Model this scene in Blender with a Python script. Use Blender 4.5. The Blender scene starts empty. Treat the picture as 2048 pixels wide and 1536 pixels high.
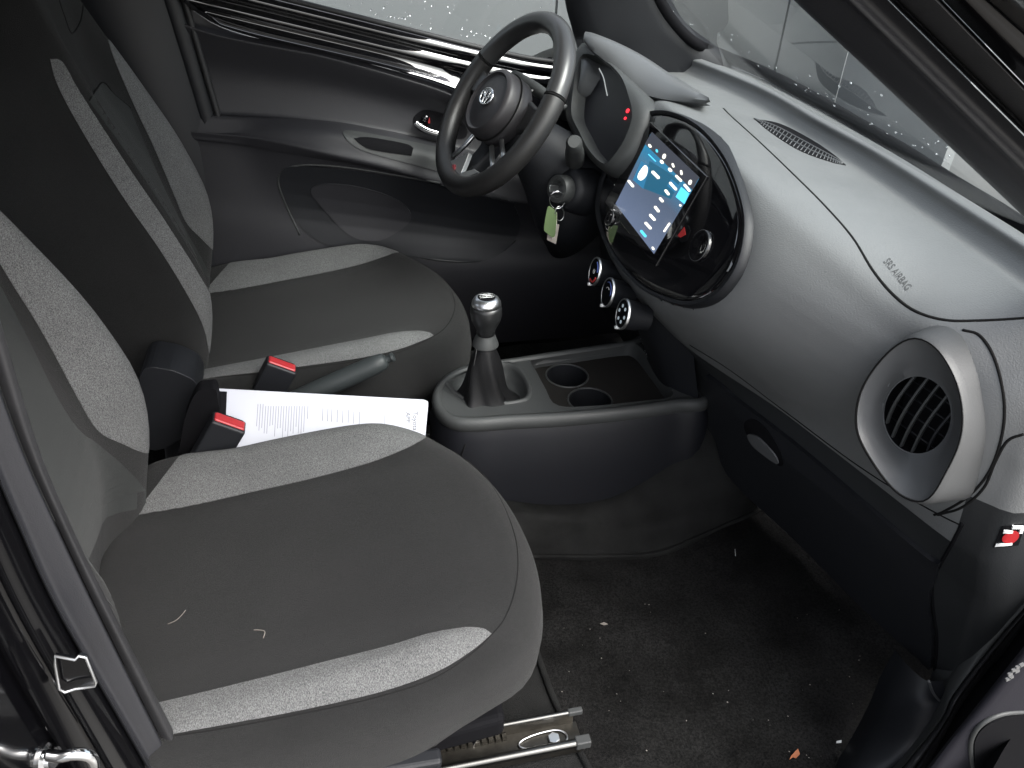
import bpy, bmesh, math, random
import numpy as np
from mathutils import Vector, Matrix
from mathutils.bvhtree import BVHTree
from mathutils import geometry as G
random.seed(7)
S = bpy.context.scene
COL = S.collection
# ------------------------------------------------------------------ camera maths (world: +x car forward, +y car left, +z up)
F = 1550.0
def _n(v): v = np.array(v, float); return v/np.linalg.norm(v)
_Z = _n((104, 2282, F)); _Y = _n((-424, 1072, -F)); _Y = _n(_Y-_Z*_Y.dot(_Z)); _X = np.cross(_Y, _Z)
M3 = np.array([_X, _Y, _Z]); CAM = np.array([0, -1.24, 1.46])
def ray(px, py): return M3 @ np.array([(px-1024)/F, -(py-768)/F, -1.0])
def ax(k, px, py, v): r = ray(px, py); return CAM + r*((v-CAM[k])/r[k])
def ty(px, py, y): return ax(1, px, py, y)
def tz(px, py, z): return ax(2, px, py, z)
def tx(px, py, x): return ax(0, px, py, x)
def tp(px, py, P, N):
    r = ray(px, py); P = np.array(P, float); N = np.array(N, float)
    return CAM + r*((P-CAM).dot(N)/r.dot(N))
# ------------------------------------------------------------------ materials
MATS = {}
def mat(name, col, rough=.5, metal=0, spec=.5, bump=0, bscale=600, bdetail=2, var=0, vscale=8, emit=None, estr=1, coat=0, stretch=None, col2=None, c2scale=500, sheen=0, bdist=.001, smudge=0):
    m = bpy.data.materials.new(name); m.use_nodes = True; nt = m.node_tree; N = nt.nodes; L = nt.links
    b = N['Principled BSDF']; b.inputs['Base Color'].default_value = (*col, 1)
    b.inputs['Roughness'].default_value = rough; b.inputs['Metallic'].default_value = metal
    b.inputs['Specular IOR Level'].default_value = spec
    if coat: b.inputs['Coat Weight'].default_value = coat; b.inputs['Coat Roughness'].default_value = .03
    if sheen: b.inputs['Sheen Weight'].default_value = sheen; b.inputs['Sheen Roughness'].default_value = .5
    tc = N.new('ShaderNodeTexCoord'); mp = N.new('ShaderNodeMapping'); L.new(tc.outputs['Object'], mp.inputs['Vector'])
    if stretch: mp.inputs['Scale'].default_value = stretch
    cur = None
    if col2:
        nz = N.new('ShaderNodeTexNoise'); nz.inputs['Scale'].default_value = c2scale; nz.inputs['Detail'].default_value = 3; nz.inputs['Roughness'].default_value = .7
        L.new(mp.outputs[0], nz.inputs['Vector'])
        rp = N.new('ShaderNodeValToRGB'); rp.color_ramp.elements[0].position = .36; rp.color_ramp.elements[1].position = .64
        rp.color_ramp.elements[0].color = (*col, 1); rp.color_ramp.elements[1].color = (*col2, 1)
        L.new(nz.outputs[0], rp.inputs[0]); cur = rp.outputs[0]
    if var:
        nz = N.new('ShaderNodeTexNoise'); nz.inputs['Scale'].default_value = vscale; nz.inputs['Detail'].default_value = 5; nz.inputs['Roughness'].default_value = .65
        L.new(tc.outputs['Object'], nz.inputs['Vector'])
        mr = N.new('ShaderNodeMapRange'); mr.inputs[1].default_value = .3; mr.inputs[2].default_value = .7; mr.inputs[3].default_value = 1-var; mr.inputs[4].default_value = 1+var
        L.new(nz.outputs[0], mr.inputs[0])
        mx = N.new('ShaderNodeVectorMath'); mx.operation = 'SCALE'
        if cur: L.new(cur, mx.inputs[0])
        else: mx.inputs[0].default_value = col
        L.new(mr.outputs[0], mx.inputs['Scale']); cur = mx.outputs[0]
    if cur: L.new(cur, b.inputs['Base Color'])
    if smudge:
        nz = N.new('ShaderNodeTexNoise'); nz.inputs['Scale'].default_value = 14; nz.inputs['Detail'].default_value = 6
        L.new(tc.outputs['Object'], nz.inputs['Vector'])
        mr = N.new('ShaderNodeMapRange'); mr.inputs[1].default_value = .35; mr.inputs[2].default_value = .7; mr.inputs[3].default_value = rough; mr.inputs[4].default_value = rough+smudge
        L.new(nz.outputs[0], mr.inputs[0]); L.new(mr.outputs[0], b.inputs['Roughness'])
    if bump:
        nz = N.new('ShaderNodeTexNoise'); nz.inputs['Scale'].default_value = bscale; nz.inputs['Detail'].default_value = bdetail
        L.new(mp.outputs[0], nz.inputs['Vector'])
        bp = N.new('ShaderNodeBump'); bp.inputs['Strength'].default_value = bump; bp.inputs['Distance'].default_value = bdist
        L.new(nz.outputs[0], bp.inputs['Height']); L.new(bp.outputs[0], b.inputs['Normal'])
    if emit: b.inputs['Emission Color'].default_value = (*emit, 1); b.inputs['Emission Strength'].default_value = estr
    MATS[name] = m; return m
def glass(name, tint, refl=.6):
    m = bpy.data.materials.new(name); m.use_nodes = True; nt = m.node_tree; N = nt.nodes; L = nt.links
    N.remove(N['Principled BSDF']); o = N['Material Output']
    t = N.new('ShaderNodeBsdfTransparent'); t.inputs[0].default_value = (*tint, 1)
    g = N.new('ShaderNodeBsdfGlossy'); g.inputs['Roughness'].default_value = .01; g.inputs[0].default_value = (refl, refl, refl, 1)
    fr = N.new('ShaderNodeFresnel'); fr.inputs[0].default_value = 1.35
    ge = N.new('ShaderNodeNewGeometry'); iv = N.new('ShaderNodeMath'); iv.operation = 'SUBTRACT'; iv.inputs[0].default_value = 1; L.new(ge.outputs['Backfacing'], iv.inputs[1])
    ml = N.new('ShaderNodeMath'); ml.operation = 'MULTIPLY'; L.new(fr.outputs[0], ml.inputs[0]); L.new(iv.outputs[0], ml.inputs[1])
    mx = N.new('ShaderNodeMixShader'); L.new(ml.outputs[0], mx.inputs[0]); L.new(t.outputs[0], mx.inputs[1]); L.new(g.outputs[0], mx.inputs[2])
    L.new(mx.outputs[0], o.inputs[0]); MATS[name] = m; return m
fab = mat('seat_fabric_black', (.0062, .0063, .0063), .9, spec=.2, bump=.9, bscale=1100, var=.22, vscale=6, sheen=.06, stretch=(1, 1.6, 1), col2=(.0122, .0124, .0124), c2scale=850, bdist=.0016)
fgr = mat('seat_fabric_heather', (.050, .051, .051), .92, spec=.1, bump=1, bscale=1000, col2=(.185, .187, .187), c2scale=640, var=.12, vscale=10, stretch=(1.7, .7, 1), sheen=.05, bdist=.002)
ins = mat('seat_insert_fabric', (.022, .024, .0235), .85, spec=.2, bump=.6, bscale=1200, var=.12, sheen=.06)
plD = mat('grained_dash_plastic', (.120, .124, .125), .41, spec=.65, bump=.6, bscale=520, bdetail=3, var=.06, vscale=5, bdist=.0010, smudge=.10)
plS = mat('smooth_grey_plastic', (.085, .088, .091), .36, spec=.5, bump=.1, bscale=900)
plB = mat('dark_plastic', (.009, .0098, .012), .5, spec=.35, bump=.25, bscale=900)
plM = mat('console_plastic', (.038, .040, .040), .45, spec=.4, bump=.25, bscale=900, smudge=.1)
pad = mat('door_pad_plum', (.0175, .0175, .0205), .5, spec=.4, bump=.3, bscale=800)
glo = mat('gloss_black', (.004, .004, .005), .04, spec=.6, coat=1, smudge=.03)
pnt = mat('black_paint', (.002, .002, .0025), .14, spec=.25, coat=.25, smudge=.04)
car = mat('black_carpet', (.0065, .0065, .0066), .95, spec=.06, bump=1, bscale=600, bdetail=8, var=.6, vscale=7, bdist=.005, col2=(.019, .0185, .018), c2scale=240)
car2 = mat('grey_carpet', (.014, .0142, .014), .95, spec=.08, bump=1, bscale=700, bdetail=6, var=.35, vscale=12, bdist=.003)
rub = mat('rubber_seal', (.020, .020, .0215), .55, spec=.4, bump=.3, bscale=700, var=.15, vscale=30)
blk = mat('deep_black', (.005, .005, .006), .8, spec=.08)
sea = mat('dark_seam', (.008, .008, .008), .8, spec=.1)
thr = mat('stitching', (.055, .055, .055), .9, spec=.1)
lea = mat('wheel_leather', (.018, .0175, .0175), .33, spec=.5, bump=.3, bscale=900, smudge=.12)
bot = mat('boot_leather', (.006, .006, .0065), .5, spec=.25, bump=.4, bscale=500)
chr_ = mat('chrome', (.85, .86, .87), .12, 1)
sat = mat('satin_metal', (.7, .71, .72), .32, 1)
stl = mat('oiled_steel', (.07, .066, .058), .35, .9, bump=.3, bscale=120, var=.3, vscale=30)
red = mat('red_button', (.34, .02, .024), .35, spec=.5)
redd = mat('red_print', (.45, .03, .03), .5)
blu = mat('blue_print', (.08, .12, .35), .5)
wht = mat('white_print', (.75, .76, .75), .6)
pap = mat('paper', (.40, .41, .455), .6, spec=.3, bump=.1, bscale=60)
ink = mat('ink', (.17, .17, .19), .7)
grn = mat('green_tag', (.13, .19, .085), .25, spec=.5, coat=.5)
cre = mat('cream_tag', (.62, .60, .50), .4)
leaf = mat('dry_leaf', (.30, .10, .04), .7, bump=.5, bscale=200)
crm = mat('crumb', (.20, .18, .16), .8)
hud = mat('headliner', (.22, .22, .21), .95)
gls = glass('car_glass', (.93, .955, .95))
drp = mat('water_drop', (.9, .93, .95), .03, spec=.8)
drp.node_tree.nodes['Principled BSDF'].inputs['Transmission Weight'].default_value = .9
def em(name, c, s): return mat(name, (0, 0, 0), .3, emit=c, estr=s*.55)
scw = em('screen_white', (.95, .93, .80), 1.1); scb = em('screen_blue', (.03, .16, .30), .8); scc = em('screen_cyan', (.10, .62, .92), .9)
scr = em('warning_red', (1, .03, .05), 1.2); sch = em('screen_header', (.045, .05, .065), .8)
# ------------------------------------------------------------------ object helpers
def tagit(o, label, cat, group=None, kind=None):
    if label: o['label'] = label
    if cat: o['category'] = cat
    if group: o['group'] = group
    if kind: o['kind'] = kind
def thing(name, label, cat, loc=(0, 0, 0), group=None):
    o = bpy.data.objects.new(name, None); COL.objects.link(o); o.location = loc; o.empty_display_size = .05
    tagit(o, label, cat, group); return o
def wloc(o):
    v = Vector((0, 0, 0))
    while o: v = v + o.location; o = o.parent
    return v
def mesh(name, V, Fc, m, parent=None, smooth=True, label=None, sub=0, sharp=None, bev=0):
    org = wloc(parent) if parent else Vector((0, 0, 0))
    me = bpy.data.meshes.new(name)
    me.from_pydata([tuple(Vector(v)-org) for v in V], [], [tuple(f) for f in Fc])
    bm = bmesh.new(); bm.from_mesh(me); bmesh.ops.remove_doubles(bm, verts=bm.verts, dist=1e-6)
    bmesh.ops.recalc_face_normals(bm, faces=bm.faces); bm.to_mesh(me); bm.free()
    if smooth:
        me.polygons.foreach_set('use_smooth', [True]*len(me.polygons))
        if sharp: me.set_sharp_from_angle(angle=math.radians(sharp))
    me.materials.append(m); o = bpy.data.objects.new(name, me); COL.objects.link(o)
    if parent: o.parent = parent
    if label: o['label'] = label
    if bev:
        md = o.modifiers.new('bevel', 'BEVEL'); md.width = bev; md.segments = 3; md.limit_method = 'ANGLE'; md.angle_limit = math.radians(35)
    if sub:
        md = o.modifiers.new('sub', 'SUBSURF'); md.levels = sub; md.render_levels = sub
    return o
class MB:
    def __init__(s): s.V = []; s.F = []
    def add(s, V, Fc): k = len(s.V); s.V += [tuple(v) for v in V]; s.F += [tuple(i+k for i in f) for f in Fc]; return s
    def obj(s, name, m, parent=None, **k): return mesh(name, s.V, s.F, m, parent, **k)
def cr(pts, n=8, closed=False):
    """catmull-rom through points (any dim)"""
    P = [np.array(p, float) for p in pts]; N = len(P); out = []
    R = range(N) if closed else range(N-1)
    for i in R:
        if closed: a, b, c, d = P[i-1], P[i], P[(i+1) % N], P[(i+2) % N]
        else:
            b, c = P[i], P[i+1]; a = P[i-1] if i > 0 else 2*b-c; d = P[i+2] if i+2 < N else 2*c-b
        for k in range(n):
            t = k/n; out.append(.5*((2*b)+(-a+c)*t+(2*a-5*b+4*c-d)*t*t+(-a+3*b-3*c+d)*t**3))
    if not closed: out.append(P[-1])
    return out
def resamp(P, n, closed=False):
    P = [np.array(p, float) for p in P]
    if closed: P = P+[P[0]]
    d = [0]
    for a, b in zip(P, P[1:]): d.append(d[-1]+np.linalg.norm(b-a))
    out = []; T = d[-1]
    for k in range(n):
        s = T*k/(n if closed else n-1)
        i = min(max(np.searchsorted(d, s, side='right')-1, 0), len(P)-2)
        t = (s-d[i])/max(d[i+1]-d[i], 1e-12); out.append(P[i]*(1-t)+P[i+1]*t)
    return out
def loft(rows, closed=False, cap0=False, cap1=False):
    n = len(rows[0]); V = [p for r in rows for p in r]; Fc = []
    for j in range(len(rows)-1):
        for i in range(n if closed else n-1):
            a = j*n+i; b = j*n+(i+1) % n; Fc.append((a, b, b+n, a+n))
    if cap0: Fc.append(tuple(range(n)))
    if cap1: Fc.append(tuple((len(rows)-1)*n+i for i in range(n)))
    return V, Fc
def basis(d):
    d = _n(d); u = np.cross(d, (0, 0, 1)) if abs(d[2]) < .9 else np.cross(d, (1, 0, 0)); u = _n(u); return u, np.cross(d, u)
def tube(P, r, n=8, closed=False, rs=None):
    P = [np.array(p, float) for p in P]; rows = []; N = len(P); u = None
    for i, p in enumerate(P):
        d = (P[(i+1) % N]-P[i-1]) if (closed or 0 < i < N-1) else (P[1]-P[0] if i == 0 else P[-1]-P[-2])
        d = _n(d)
        if u is None: u, w = basis(d)
        else: u = _n(u-d*u.dot(d)); w = np.cross(d, u)
        R = rs[i] if rs else r
        rows.append([p+R*(math.cos(a)*u+math.sin(a)*w) for a in [2*math.pi*k/n for k in range(n)]])
    if closed: rows.append(rows[0])
    return loft(rows, True, not closed, not closed)
def cyl(p, d, r, h, n=24, r2=None, bev=0):
    p = np.array(p, float); d = _n(d); u, w = basis(d); r2 = r if r2 is None else r2; rows = []
    prof = [(0, r)]+([(h-bev, r2), (h, r2-bev)] if bev else [(h, r2)])
    for (t, R) in prof: rows.append([p+d*t+R*(math.cos(a)*u+math.sin(a)*w) for a in [2*math.pi*k/n for k in range(n)]])
    return loft(rows, True, True, True)
def lathe(p, d, prof, n=32, sx=1.0):
    p = np.array(p, float); d = _n(d); u, w = basis(d)
    rows = [[p+d*t+R*(math.cos(a)*u*sx+math.sin(a)*w) for a in [2*math.pi*k/n for k in range(n)]] for (t, R) in prof]
    return loft(rows, True, True, True)
def box(c, ex, ey, ez):
    c = np.array(c, float); ex, ey, ez = [np.array(e, float) for e in (ex, ey, ez)]
    V = [c+i*ex+j*ey+k*ez for i in (-1, 1) for j in (-1, 1) for k in (-1, 1)]
    return V, [(0, 1, 3, 2), (4, 6, 7, 5), (0, 4, 5, 1), (2, 3, 7, 6), (0, 2, 6, 4), (1, 5, 7, 3)]
def slab(loop, nrm, th):
    """flat-ish polygon given as 3d loop extruded by th along -nrm"""
    nrm = _n(nrm); A = [np.array(p, float) for p in loop]; B = [p-nrm*th for p in A]; n = len(A)
    T = G.tessellate_polygon([[Vector(p) for p in A]])
    Fc = [tuple(t) for t in T]+[tuple(i+n for i in t) for t in T]+[(i, (i+1) % n, (i+1) % n+n, i+n) for i in range(n)]
    return A+B, Fc
def plate(loops, nrm, th):
    """horizontal plate with holes (first loop is the outline)"""
    nrm = _n(nrm); A = [np.array(p, float) for l in loops for p in l]; ed = []; k = 0; rng = []
    for l in loops:
        m = len(l); ed += [(k+i, k+(i+1) % m) for i in range(m)]; rng.append(l); k += m
    vo, eo, fo, *_ = G.delaunay_2d_cdt([Vector(p[:2]) for p in A], ed, [], 0, 1e-7)
    def ins2(x, y, B):
        c = False; j = len(B)-1
        for i in range(len(B)):
            if (B[i][1] > y) != (B[j][1] > y) and x < (B[j][0]-B[i][0])*(y-B[i][1])/(B[j][1]-B[i][1])+B[i][0]: c = not c
            j = i
        return c
    z0 = A[0][2]; Fc = []
    for f in fo:
        cx = sum(vo[i][0] for i in f)/len(f); cy = sum(vo[i][1] for i in f)/len(f)
        if ins2(cx, cy, rng[0]) and not any(ins2(cx, cy, h) for h in rng[1:]): Fc.append(tuple(f))
    V = [np.array((v[0], v[1], z0)) for v in vo]; n = len(V); cnt = {}
    for f in Fc:
        for a, b in zip(f, f[1:]+f[:1]): cnt[(min(a, b), max(a, b))] = cnt.get((min(a, b), max(a, b)), 0)+1
    return V+[p-nrm*th for p in V], Fc+[(a, b, b+n, a+n) for (a, b), c in cnt.items() if c == 1]
# ---- casting traced outlines onto built surfaces
class Surf:
    def __init__(s, *vf):
        V = []; Fc = []
        for v, f in vf: k = len(V); V += [tuple(p) for p in v]; Fc += [tuple(i+k for i in q) for q in f]
        s.t = BVHTree.FromPolygons(V, Fc)
    def ok(s, px, py):
        d = Vector(ray(px, py)).normalized(); return s.t.ray_cast(Vector(CAM), d)[0] is not None
    def hit(s, px, py):
        d = Vector(ray(px, py)).normalized(); o = Vector(CAM)
        h, nn, i, dist = s.t.ray_cast(o, d)
        if h is None:
            best = None; t = .4
            while t < 3.2:
                q, n2, i2, dd = s.t.find_nearest(o+d*t)
                if best is None or dd < best[0]: best = (dd, q, n2)
                t += .02
            h, nn = best[1], best[2]
        if nn.dot(d) > 0: nn = -nn
        return np.array(h), np.array(nn)
def smooth2(pts, closed=True, n=6):
    """image polyline; points with a third item are corners"""
    N = len(pts); cs = [i for i, p in enumerate(pts) if len(p) > 2]
    P = [p[:2] for p in pts]
    if not closed: return cr(P, n)
    if not cs: return cr(P, n, True)
    out = []
    for a, b in zip(cs, cs[1:]+[cs[0]+N]):
        seg = [P[i % N] for i in range(a, b+1)]
        out += cr(seg, n)[:-1]
    return out
def decal(name, pts, surf, m, parent, off=.0015, step=10, label=None, deep=.0015, n=6, maxe=.009, dome=0):
    B = smooth2(pts, True, n); nb = len(B)
    xs = [p[0] for p in B]; ys = [p[1] for p in B]; ins_ = []
    def inside(x, y):
        c = False; j = nb-1
        for i in range(nb):
            if (B[i][1] > y) != (B[j][1] > y) and x < (B[j][0]-B[i][0])*(y-B[i][1])/(B[j][1]-B[i][1])+B[i][0]: c = not c
            j = i
        return c
    y = min(ys)+step*.5
    while y < max(ys):
        x = min(xs)+step*.5
        while x < max(xs):
            if inside(x, y) and min((q[0]-x)**2+(q[1]-y)**2 for q in B) > (step*.45)**2: ins_.append((x, y))
            x += step
        y += step
    allp = [Vector((p[0], p[1])) for p in B]+[Vector(p) for p in ins_]
    vo, eo, fo, *_ = G.delaunay_2d_cdt(allp, [], [list(range(nb))], 1, .01)
    bm = bmesh.new(); bv = []
    def place(h, nn, e): return Vector(h)+Vector(nn)*e
    lay = bm.verts.layers.float.new('e'); nl = bm.verts.layers.float_vector.new('n')
    good = [p for p in ins_ if surf.ok(*p)]
    for v in vo:
        v = (v[0], v[1])
        if not surf.ok(*v) and good:
            g_ = min(good, key=lambda p: (p[0]-v[0])**2+(p[1]-v[1])**2); a_, b_ = 0.0, 1.0
            for _ in range(16):
                c_ = (a_+b_)/2
                if surf.ok(v[0]+(g_[0]-v[0])*c_, v[1]+(g_[1]-v[1])*c_): b_ = c_
                else: a_ = c_
            v = (v[0]+(g_[0]-v[0])*b_, v[1]+(g_[1]-v[1])*b_)
        h, nn = surf.hit(v[0], v[1])
        e = min(off, .0010) if m is fgr else off
        if dome: dm = min(math.hypot(q[0]-v[0], q[1]-v[1]) for q in B); e = off+dome*(1-math.exp(-dm/18))
        q = bm.verts.new(place(h, nn, e)); q[lay] = e; q[nl] = Vector(nn); bv.append(q)
    for f in fo:
        try: bm.faces.new([bv[i] for i in f])
        except ValueError: pass
    for it in range(4):
        ed = [e for e in bm.edges if e.calc_length() > maxe]
        if not ed or len(bm.verts) > 30000: break
        old = set(bm.verts)
        bmesh.ops.subdivide_edges(bm, edges=ed, cuts=1); bmesh.ops.triangulate(bm, faces=bm.faces)
        bm.verts.ensure_lookup_table()
        for v in bm.verts:
            if v not in old:
                nb_ = [e.other_vert(v) for e in v.link_edges if e.other_vert(v) in old]
                e_ = sum(q[lay] for q in nb_)/max(1, len(nb_)) if nb_ else off
                q, n2, i2, dd = surf.t.find_nearest(v.co)
                an = sum((Vector(w_[nl]) for w_ in nb_), Vector((0, 0, 0)))
                if an.length < 1e-6:
                    an = sum((Vector(e2_.other_vert(w_)[nl]) for e1_ in v.link_edges for w_ in (e1_.other_vert(v),) for e2_ in w_.link_edges), Vector((0, 0, 0)))
                if n2.dot(an if an.length > 1e-6 else Vector(CAM)-q) < 0: n2 = -n2
                v.co = q+n2*e_; v[lay] = e_; v[nl] = n2
    bmesh.ops.dissolve_degenerate(bm, edges=bm.edges, dist=.0004)
    seen = {}
    for f in list(bm.faces):
        k_ = frozenset(v for v in f.verts)
        if k_ in seen or f.calc_area() < 1e-8: bm.faces.remove(f)
        else: seen[k_] = 1
    bmesh.ops.triangulate(bm, faces=bm.faces)
    bmesh.ops.recalc_face_normals(bm, faces=bm.faces)
    bm.verts.index_update(); V = [tuple(v.co) for v in bm.verts]; Fc = [tuple(v.index for v in f.verts) for f in bm.faces]
    k = len(V); mp = {}
    for e in bm.edges:
        if e.is_boundary:
            ids = []
            for v in e.verts:
                if v.index not in mp:
                    mp[v.index] = len(V); V.append(tuple(v.co-Vector(v[nl]).normalized()*(v[lay]+deep)))
                ids.append(mp[v.index])
            Fc.append((e.verts[0].index, e.verts[1].index, ids[1], ids[0]))
    bm.free()
    return mesh(name, V, Fc, m, parent, label=label, sharp=50)
def seam_vf(pts, surf, r=.0015, sink=.2, n=6, closed=False):
    P = cr([p[:2] for p in pts], n, closed); Q = []
    for p in P:
        h, nn = surf.hit(p[0], p[1]); Q.append(h-nn*r*sink)
    return tube(Q, r, 6, closed)
def seam(name, pts, surf, m, parent, r=.0015, sink=.2, closed=False, label=None):
    V, Fc = seam_vf(pts, surf, r, sink, 6, closed); return mesh(name, V, Fc, m, parent, label=label)
def text_tris(body, size=1.0, bold=False):
    cu = bpy.data.curves.new('lettering', 'FONT'); cu.body = body; cu.size = size; cu.align_x = 'LEFT'; cu.fill_mode = 'FRONT'; cu.resolution_u = 3
    o = bpy.data.objects.new('lettering', cu); COL.objects.link(o)
    dg = bpy.context.evaluated_depsgraph_get(); me = bpy.data.meshes.new_from_object(o.evaluated_get(dg))
    V = [tuple(v.co) for v in me.vertices]; Fc = [tuple(p.vertices) for p in me.polygons]
    bpy.data.objects.remove(o); bpy.data.curves.remove(cu); bpy.data.meshes.remove(me); return V, Fc
def sm(a, b, x): t = min(max((x-a)/(b-a), 0), 1); return t*t*(3-2*t)
def shift(vf, d): return [np.array(v)+np.array(d) for v in vf[0]], vf[1]
# ================================================================== SEATS
YC = -.40
outl = [(-.40, -.16), (-.2, -.115), (0, -.112), (.09, -.14), (.160, -.192), (.21, -.268), (.240, -.36), (.248, -.46), (.232, -.555), (.192, -.622), (.11, -.662), (0, -.685), (-.2, -.69), (-.40, -.65)]
OL = resamp(cr(outl, 8, True), 96, True); cc = np.array((-.06, YC))
def ztop(x, y):
    z = .612+.13*(x+.05)
    if x > .08: z -= .9*(x-.08)**2
    s = abs(y-YC)/.285
    z += .026*sm(.50, .86, s)*sm(.2, .05, x) - .006*math.exp(-((y-YC)/.12)**2)
    return z
rows = []; Rr = .055
for k in range(1, 12):
    f = (k/11.0); row = []
    for p in OL:
        d = np.array(p)-cc; L = np.linalg.norm(d); q = cc+d*f*(1-Rr/L); row.append((q[0], q[1], ztop(*q)))
    rows.append(row)
for ph in (15, 30, 45, 60, 75, 90):
    a = math.radians(ph); row = []
    for p in OL:
        d = np.array(p)-cc; L = np.linalg.norm(d); b = cc+d*(1-Rr/L); q = cc+d*(1-Rr*(1-math.sin(a))/L)
        row.append((q[0], q[1], ztop(*b)-Rr*1.15*(1-math.cos(a))))
    rows.append(row)
for (dz, sc) in ((.02, 1.008), (.05, 1.0), (.09, .975), (.13, .94)):
    base = rows[16]
    row = []
    for i, p in enumerate(OL):
        fr = sm(.0, .2, p[0]); q = cc+(np.array(p)-cc)*(1-(1-sc)*(1+2.0*fr) if sc < 1 else sc)
        row.append((q[0], q[1], base[i][2]-dz))
    rows.append(row)
cushV = [tuple((*cc, ztop(*cc)))]; cv, cf = loft(rows, True)
cush = ([tuple((*cc, ztop(*cc)))]+list(cv), [tuple(i+1 for i in f) for f in cf]+[(0, i+1, (i+1) % 96+1) for i in range(96)]+[tuple(1+20*96+i for i in range(96))])
# backrest: sections over height
def crestx(z): return float(np.interp(z, [.50, .62, .71, .80, .93, 1.08, 1.18, 1.30, 1.40], [-.345, -.315, -.292, -.288, -.328, -.392, -.435, -.480, -.515]))
def halfw(z): return float(np.interp(z, [.50, .60, .70, .85, .95, 1.08, 1.16, 1.24, 1.34, 1.42], [.215, .235, .250, .262, .258, .232, .200, .165, .145, .12]))
rows = []
zs = np.linspace(.50, 1.42, 32)
def sect(z):
    w = halfw(z); cx = crestx(z); rec = .055*sm(1.28, 1.05, z)+.0; th = float(np.interp(z, [.5, .9, 1.15, 1.42], [.24, .25, .21, .14]))
    pts = []
    for v in (0, .2, .4, .52, .62, .70, .78, .85, .91, .96, .99): 
        x = cx-rec*(1-sm(.40, .80, v))
        if v > .8: x -= .05*((v-.8)/.19)**2.2
        pts.append((x, w*v))
    for (dx, v) in ((-.075, 1.0), (-.11, .995), (-th*.95, .97), (-th-.012, .9), (-th-.018, .7), (-th-.02, .35)): pts.append((cx+dx, w*v))
    full = [(x, YC-y) for x, y in pts[::-1]]+[(x, YC+y) for x, y in pts[1:]]+[(cx-th-.02, YC)]
    return [(x, y, z) for x, y in full]
def smx(f, z, h=.03): return (f(z-h)+2*f(z)+f(z+h))/4
_c, _h = crestx, halfw
crestx = lambda z: (smx(_c, z-.02)+smx(_c, z+.02))/2
halfw = lambda z: (smx(_h, z-.02)+smx(_h, z+.02))/2
rows = [resamp(cr(sect(z), 4, True), 120, True) for z in zs]
last = np.array(rows[-1]); ctr = last.mean(0)
for s_, dz in ((.9, .012), (.7, .02), (.4, .024)): rows.append([ctr+(p-ctr)*s_+np.array((0, 0, dz)) for p in last])
back = loft(rows, True, True, True)
back = ([np.array(p)+np.array((-.08*(p[1]-YC), 0, 0)) for p in back[0]], back[1])
FO = np.array((.03, .755, 0))       # far seat offset
sfC = Surf(cush); sfB = Surf(back); sfFB = Surf(shift(back, FO)); sfFC = Surf(shift(cush, FO)); sfCB = Surf(cush, back)
seat = thing('car_seat', 'black and heather grey front passenger seat nearest the viewer', 'car seat', (0, YC, .27), 'front seats')
mesh('cushion', cush[0], cush[1], fab, seat)
mesh('backrest', back[0], back[1], fab, seat)
decal('cushion_bolster', [(268, 1031, 1), (300, 990), (370, 899, 1), (420, 884), (480, 870), (580, 838), (680, 812), (737, 811), (795, 829), (866, 866, 1), (820, 893), (740, 925), (620, 958), (500, 985), (380, 1012)], sfC, fgr, seat, label='wide grey panel along the inner side of the seat cushion')
decal('cushion_bolster', [(180, 1436, 1), (312, 1408), (500, 1363), (650, 1325), (780, 1292), (860, 1268), (930, 1256), (965, 1258), (983, 1268, 1), (950, 1296), (880, 1340), (780, 1378), (650, 1410), (500, 1440), (345, 1468), (200, 1492, 1)], sfC, fgr, seat, label='narrow grey panel along the outer side of the seat cushion')
def far_dec(name, pts, m, lab=None, off=.0011, surf=None):
    o = decal(name, pts, surf or sfFB, m, None, off=off, label=lab)
    for v in o.data.vertices: v.co = v.co-Vector(FO)-Vector(seat.location)
    o.parent = seat; return o
def far_seam(name, pts, m, r=.0015, surf=None):
    o = seam(name, pts, surf or sfFB, m, None, r=r)
    for v in o.data.vertices: v.co = v.co-Vector(FO)-Vector(seat.location)
    o.parent = seat; return o
far_dec('backrest_bolster', [(100, 118, 1), (125, 125), (160, 185), (250, 325), (325, 435), (388, 534), (424, 598), (438, 650), (433, 695), (418, 706, 1), (405, 650), (375, 590), (320, 500), (240, 385), (160, 255), (115, 170)], fgr, 'grey strip down the inner bolster of the backrest')
far_dec('backrest_bolster', [(158, -96, 1), (205, 2), (251, 62), (311, 153), (366, 249), (411, 346), (438, 440), (440, 468), (425, 500, 1), (400, 475), (372, 445), (350, 395), (310, 300), (270, 215), (225, 110), (200, 20), (165, -80, 1)], fgr, 'grey strip down the outer bolster of the backrest')
far_dec('backrest_insert', [(178, 202, 1), (205, 165, 1), (230, 190), (258, 214, 1), (290, 290), (325, 370), (365, 450), (405, 520), (421, 560), (419, 582, 1), (396, 530), (333, 426), (254, 308)], ins, 'smooth dark centre panel of the backrest', off=.0008)
far_seam('seam', [(178, 202), (205, 165), (230, 190), (262, 216)], sea, .0016)
far_seam('seam', [(118, 0), (128, 30), (143, 66), (160, 45), (166, 15), (165, 0)], sea, .0016)
seam('piping', [(870, 872), (925, 905), (965, 945), (1002, 1000), (1028, 1065), (1036, 1120), (1030, 1180), (1010, 1235), (984, 1268), (940, 1310), (860, 1360), (740, 1398), (600, 1428), (440, 1458), (345, 1472), (260, 1484)], sfC, sea, seat, r=.0013, sink=.55)
seam('piping', [(372, 904), (480, 878), (580, 846), (680, 820), (735, 819), (790, 836), (865, 868)], sfC, sea, seat, r=.0016, sink=.0)
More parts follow.
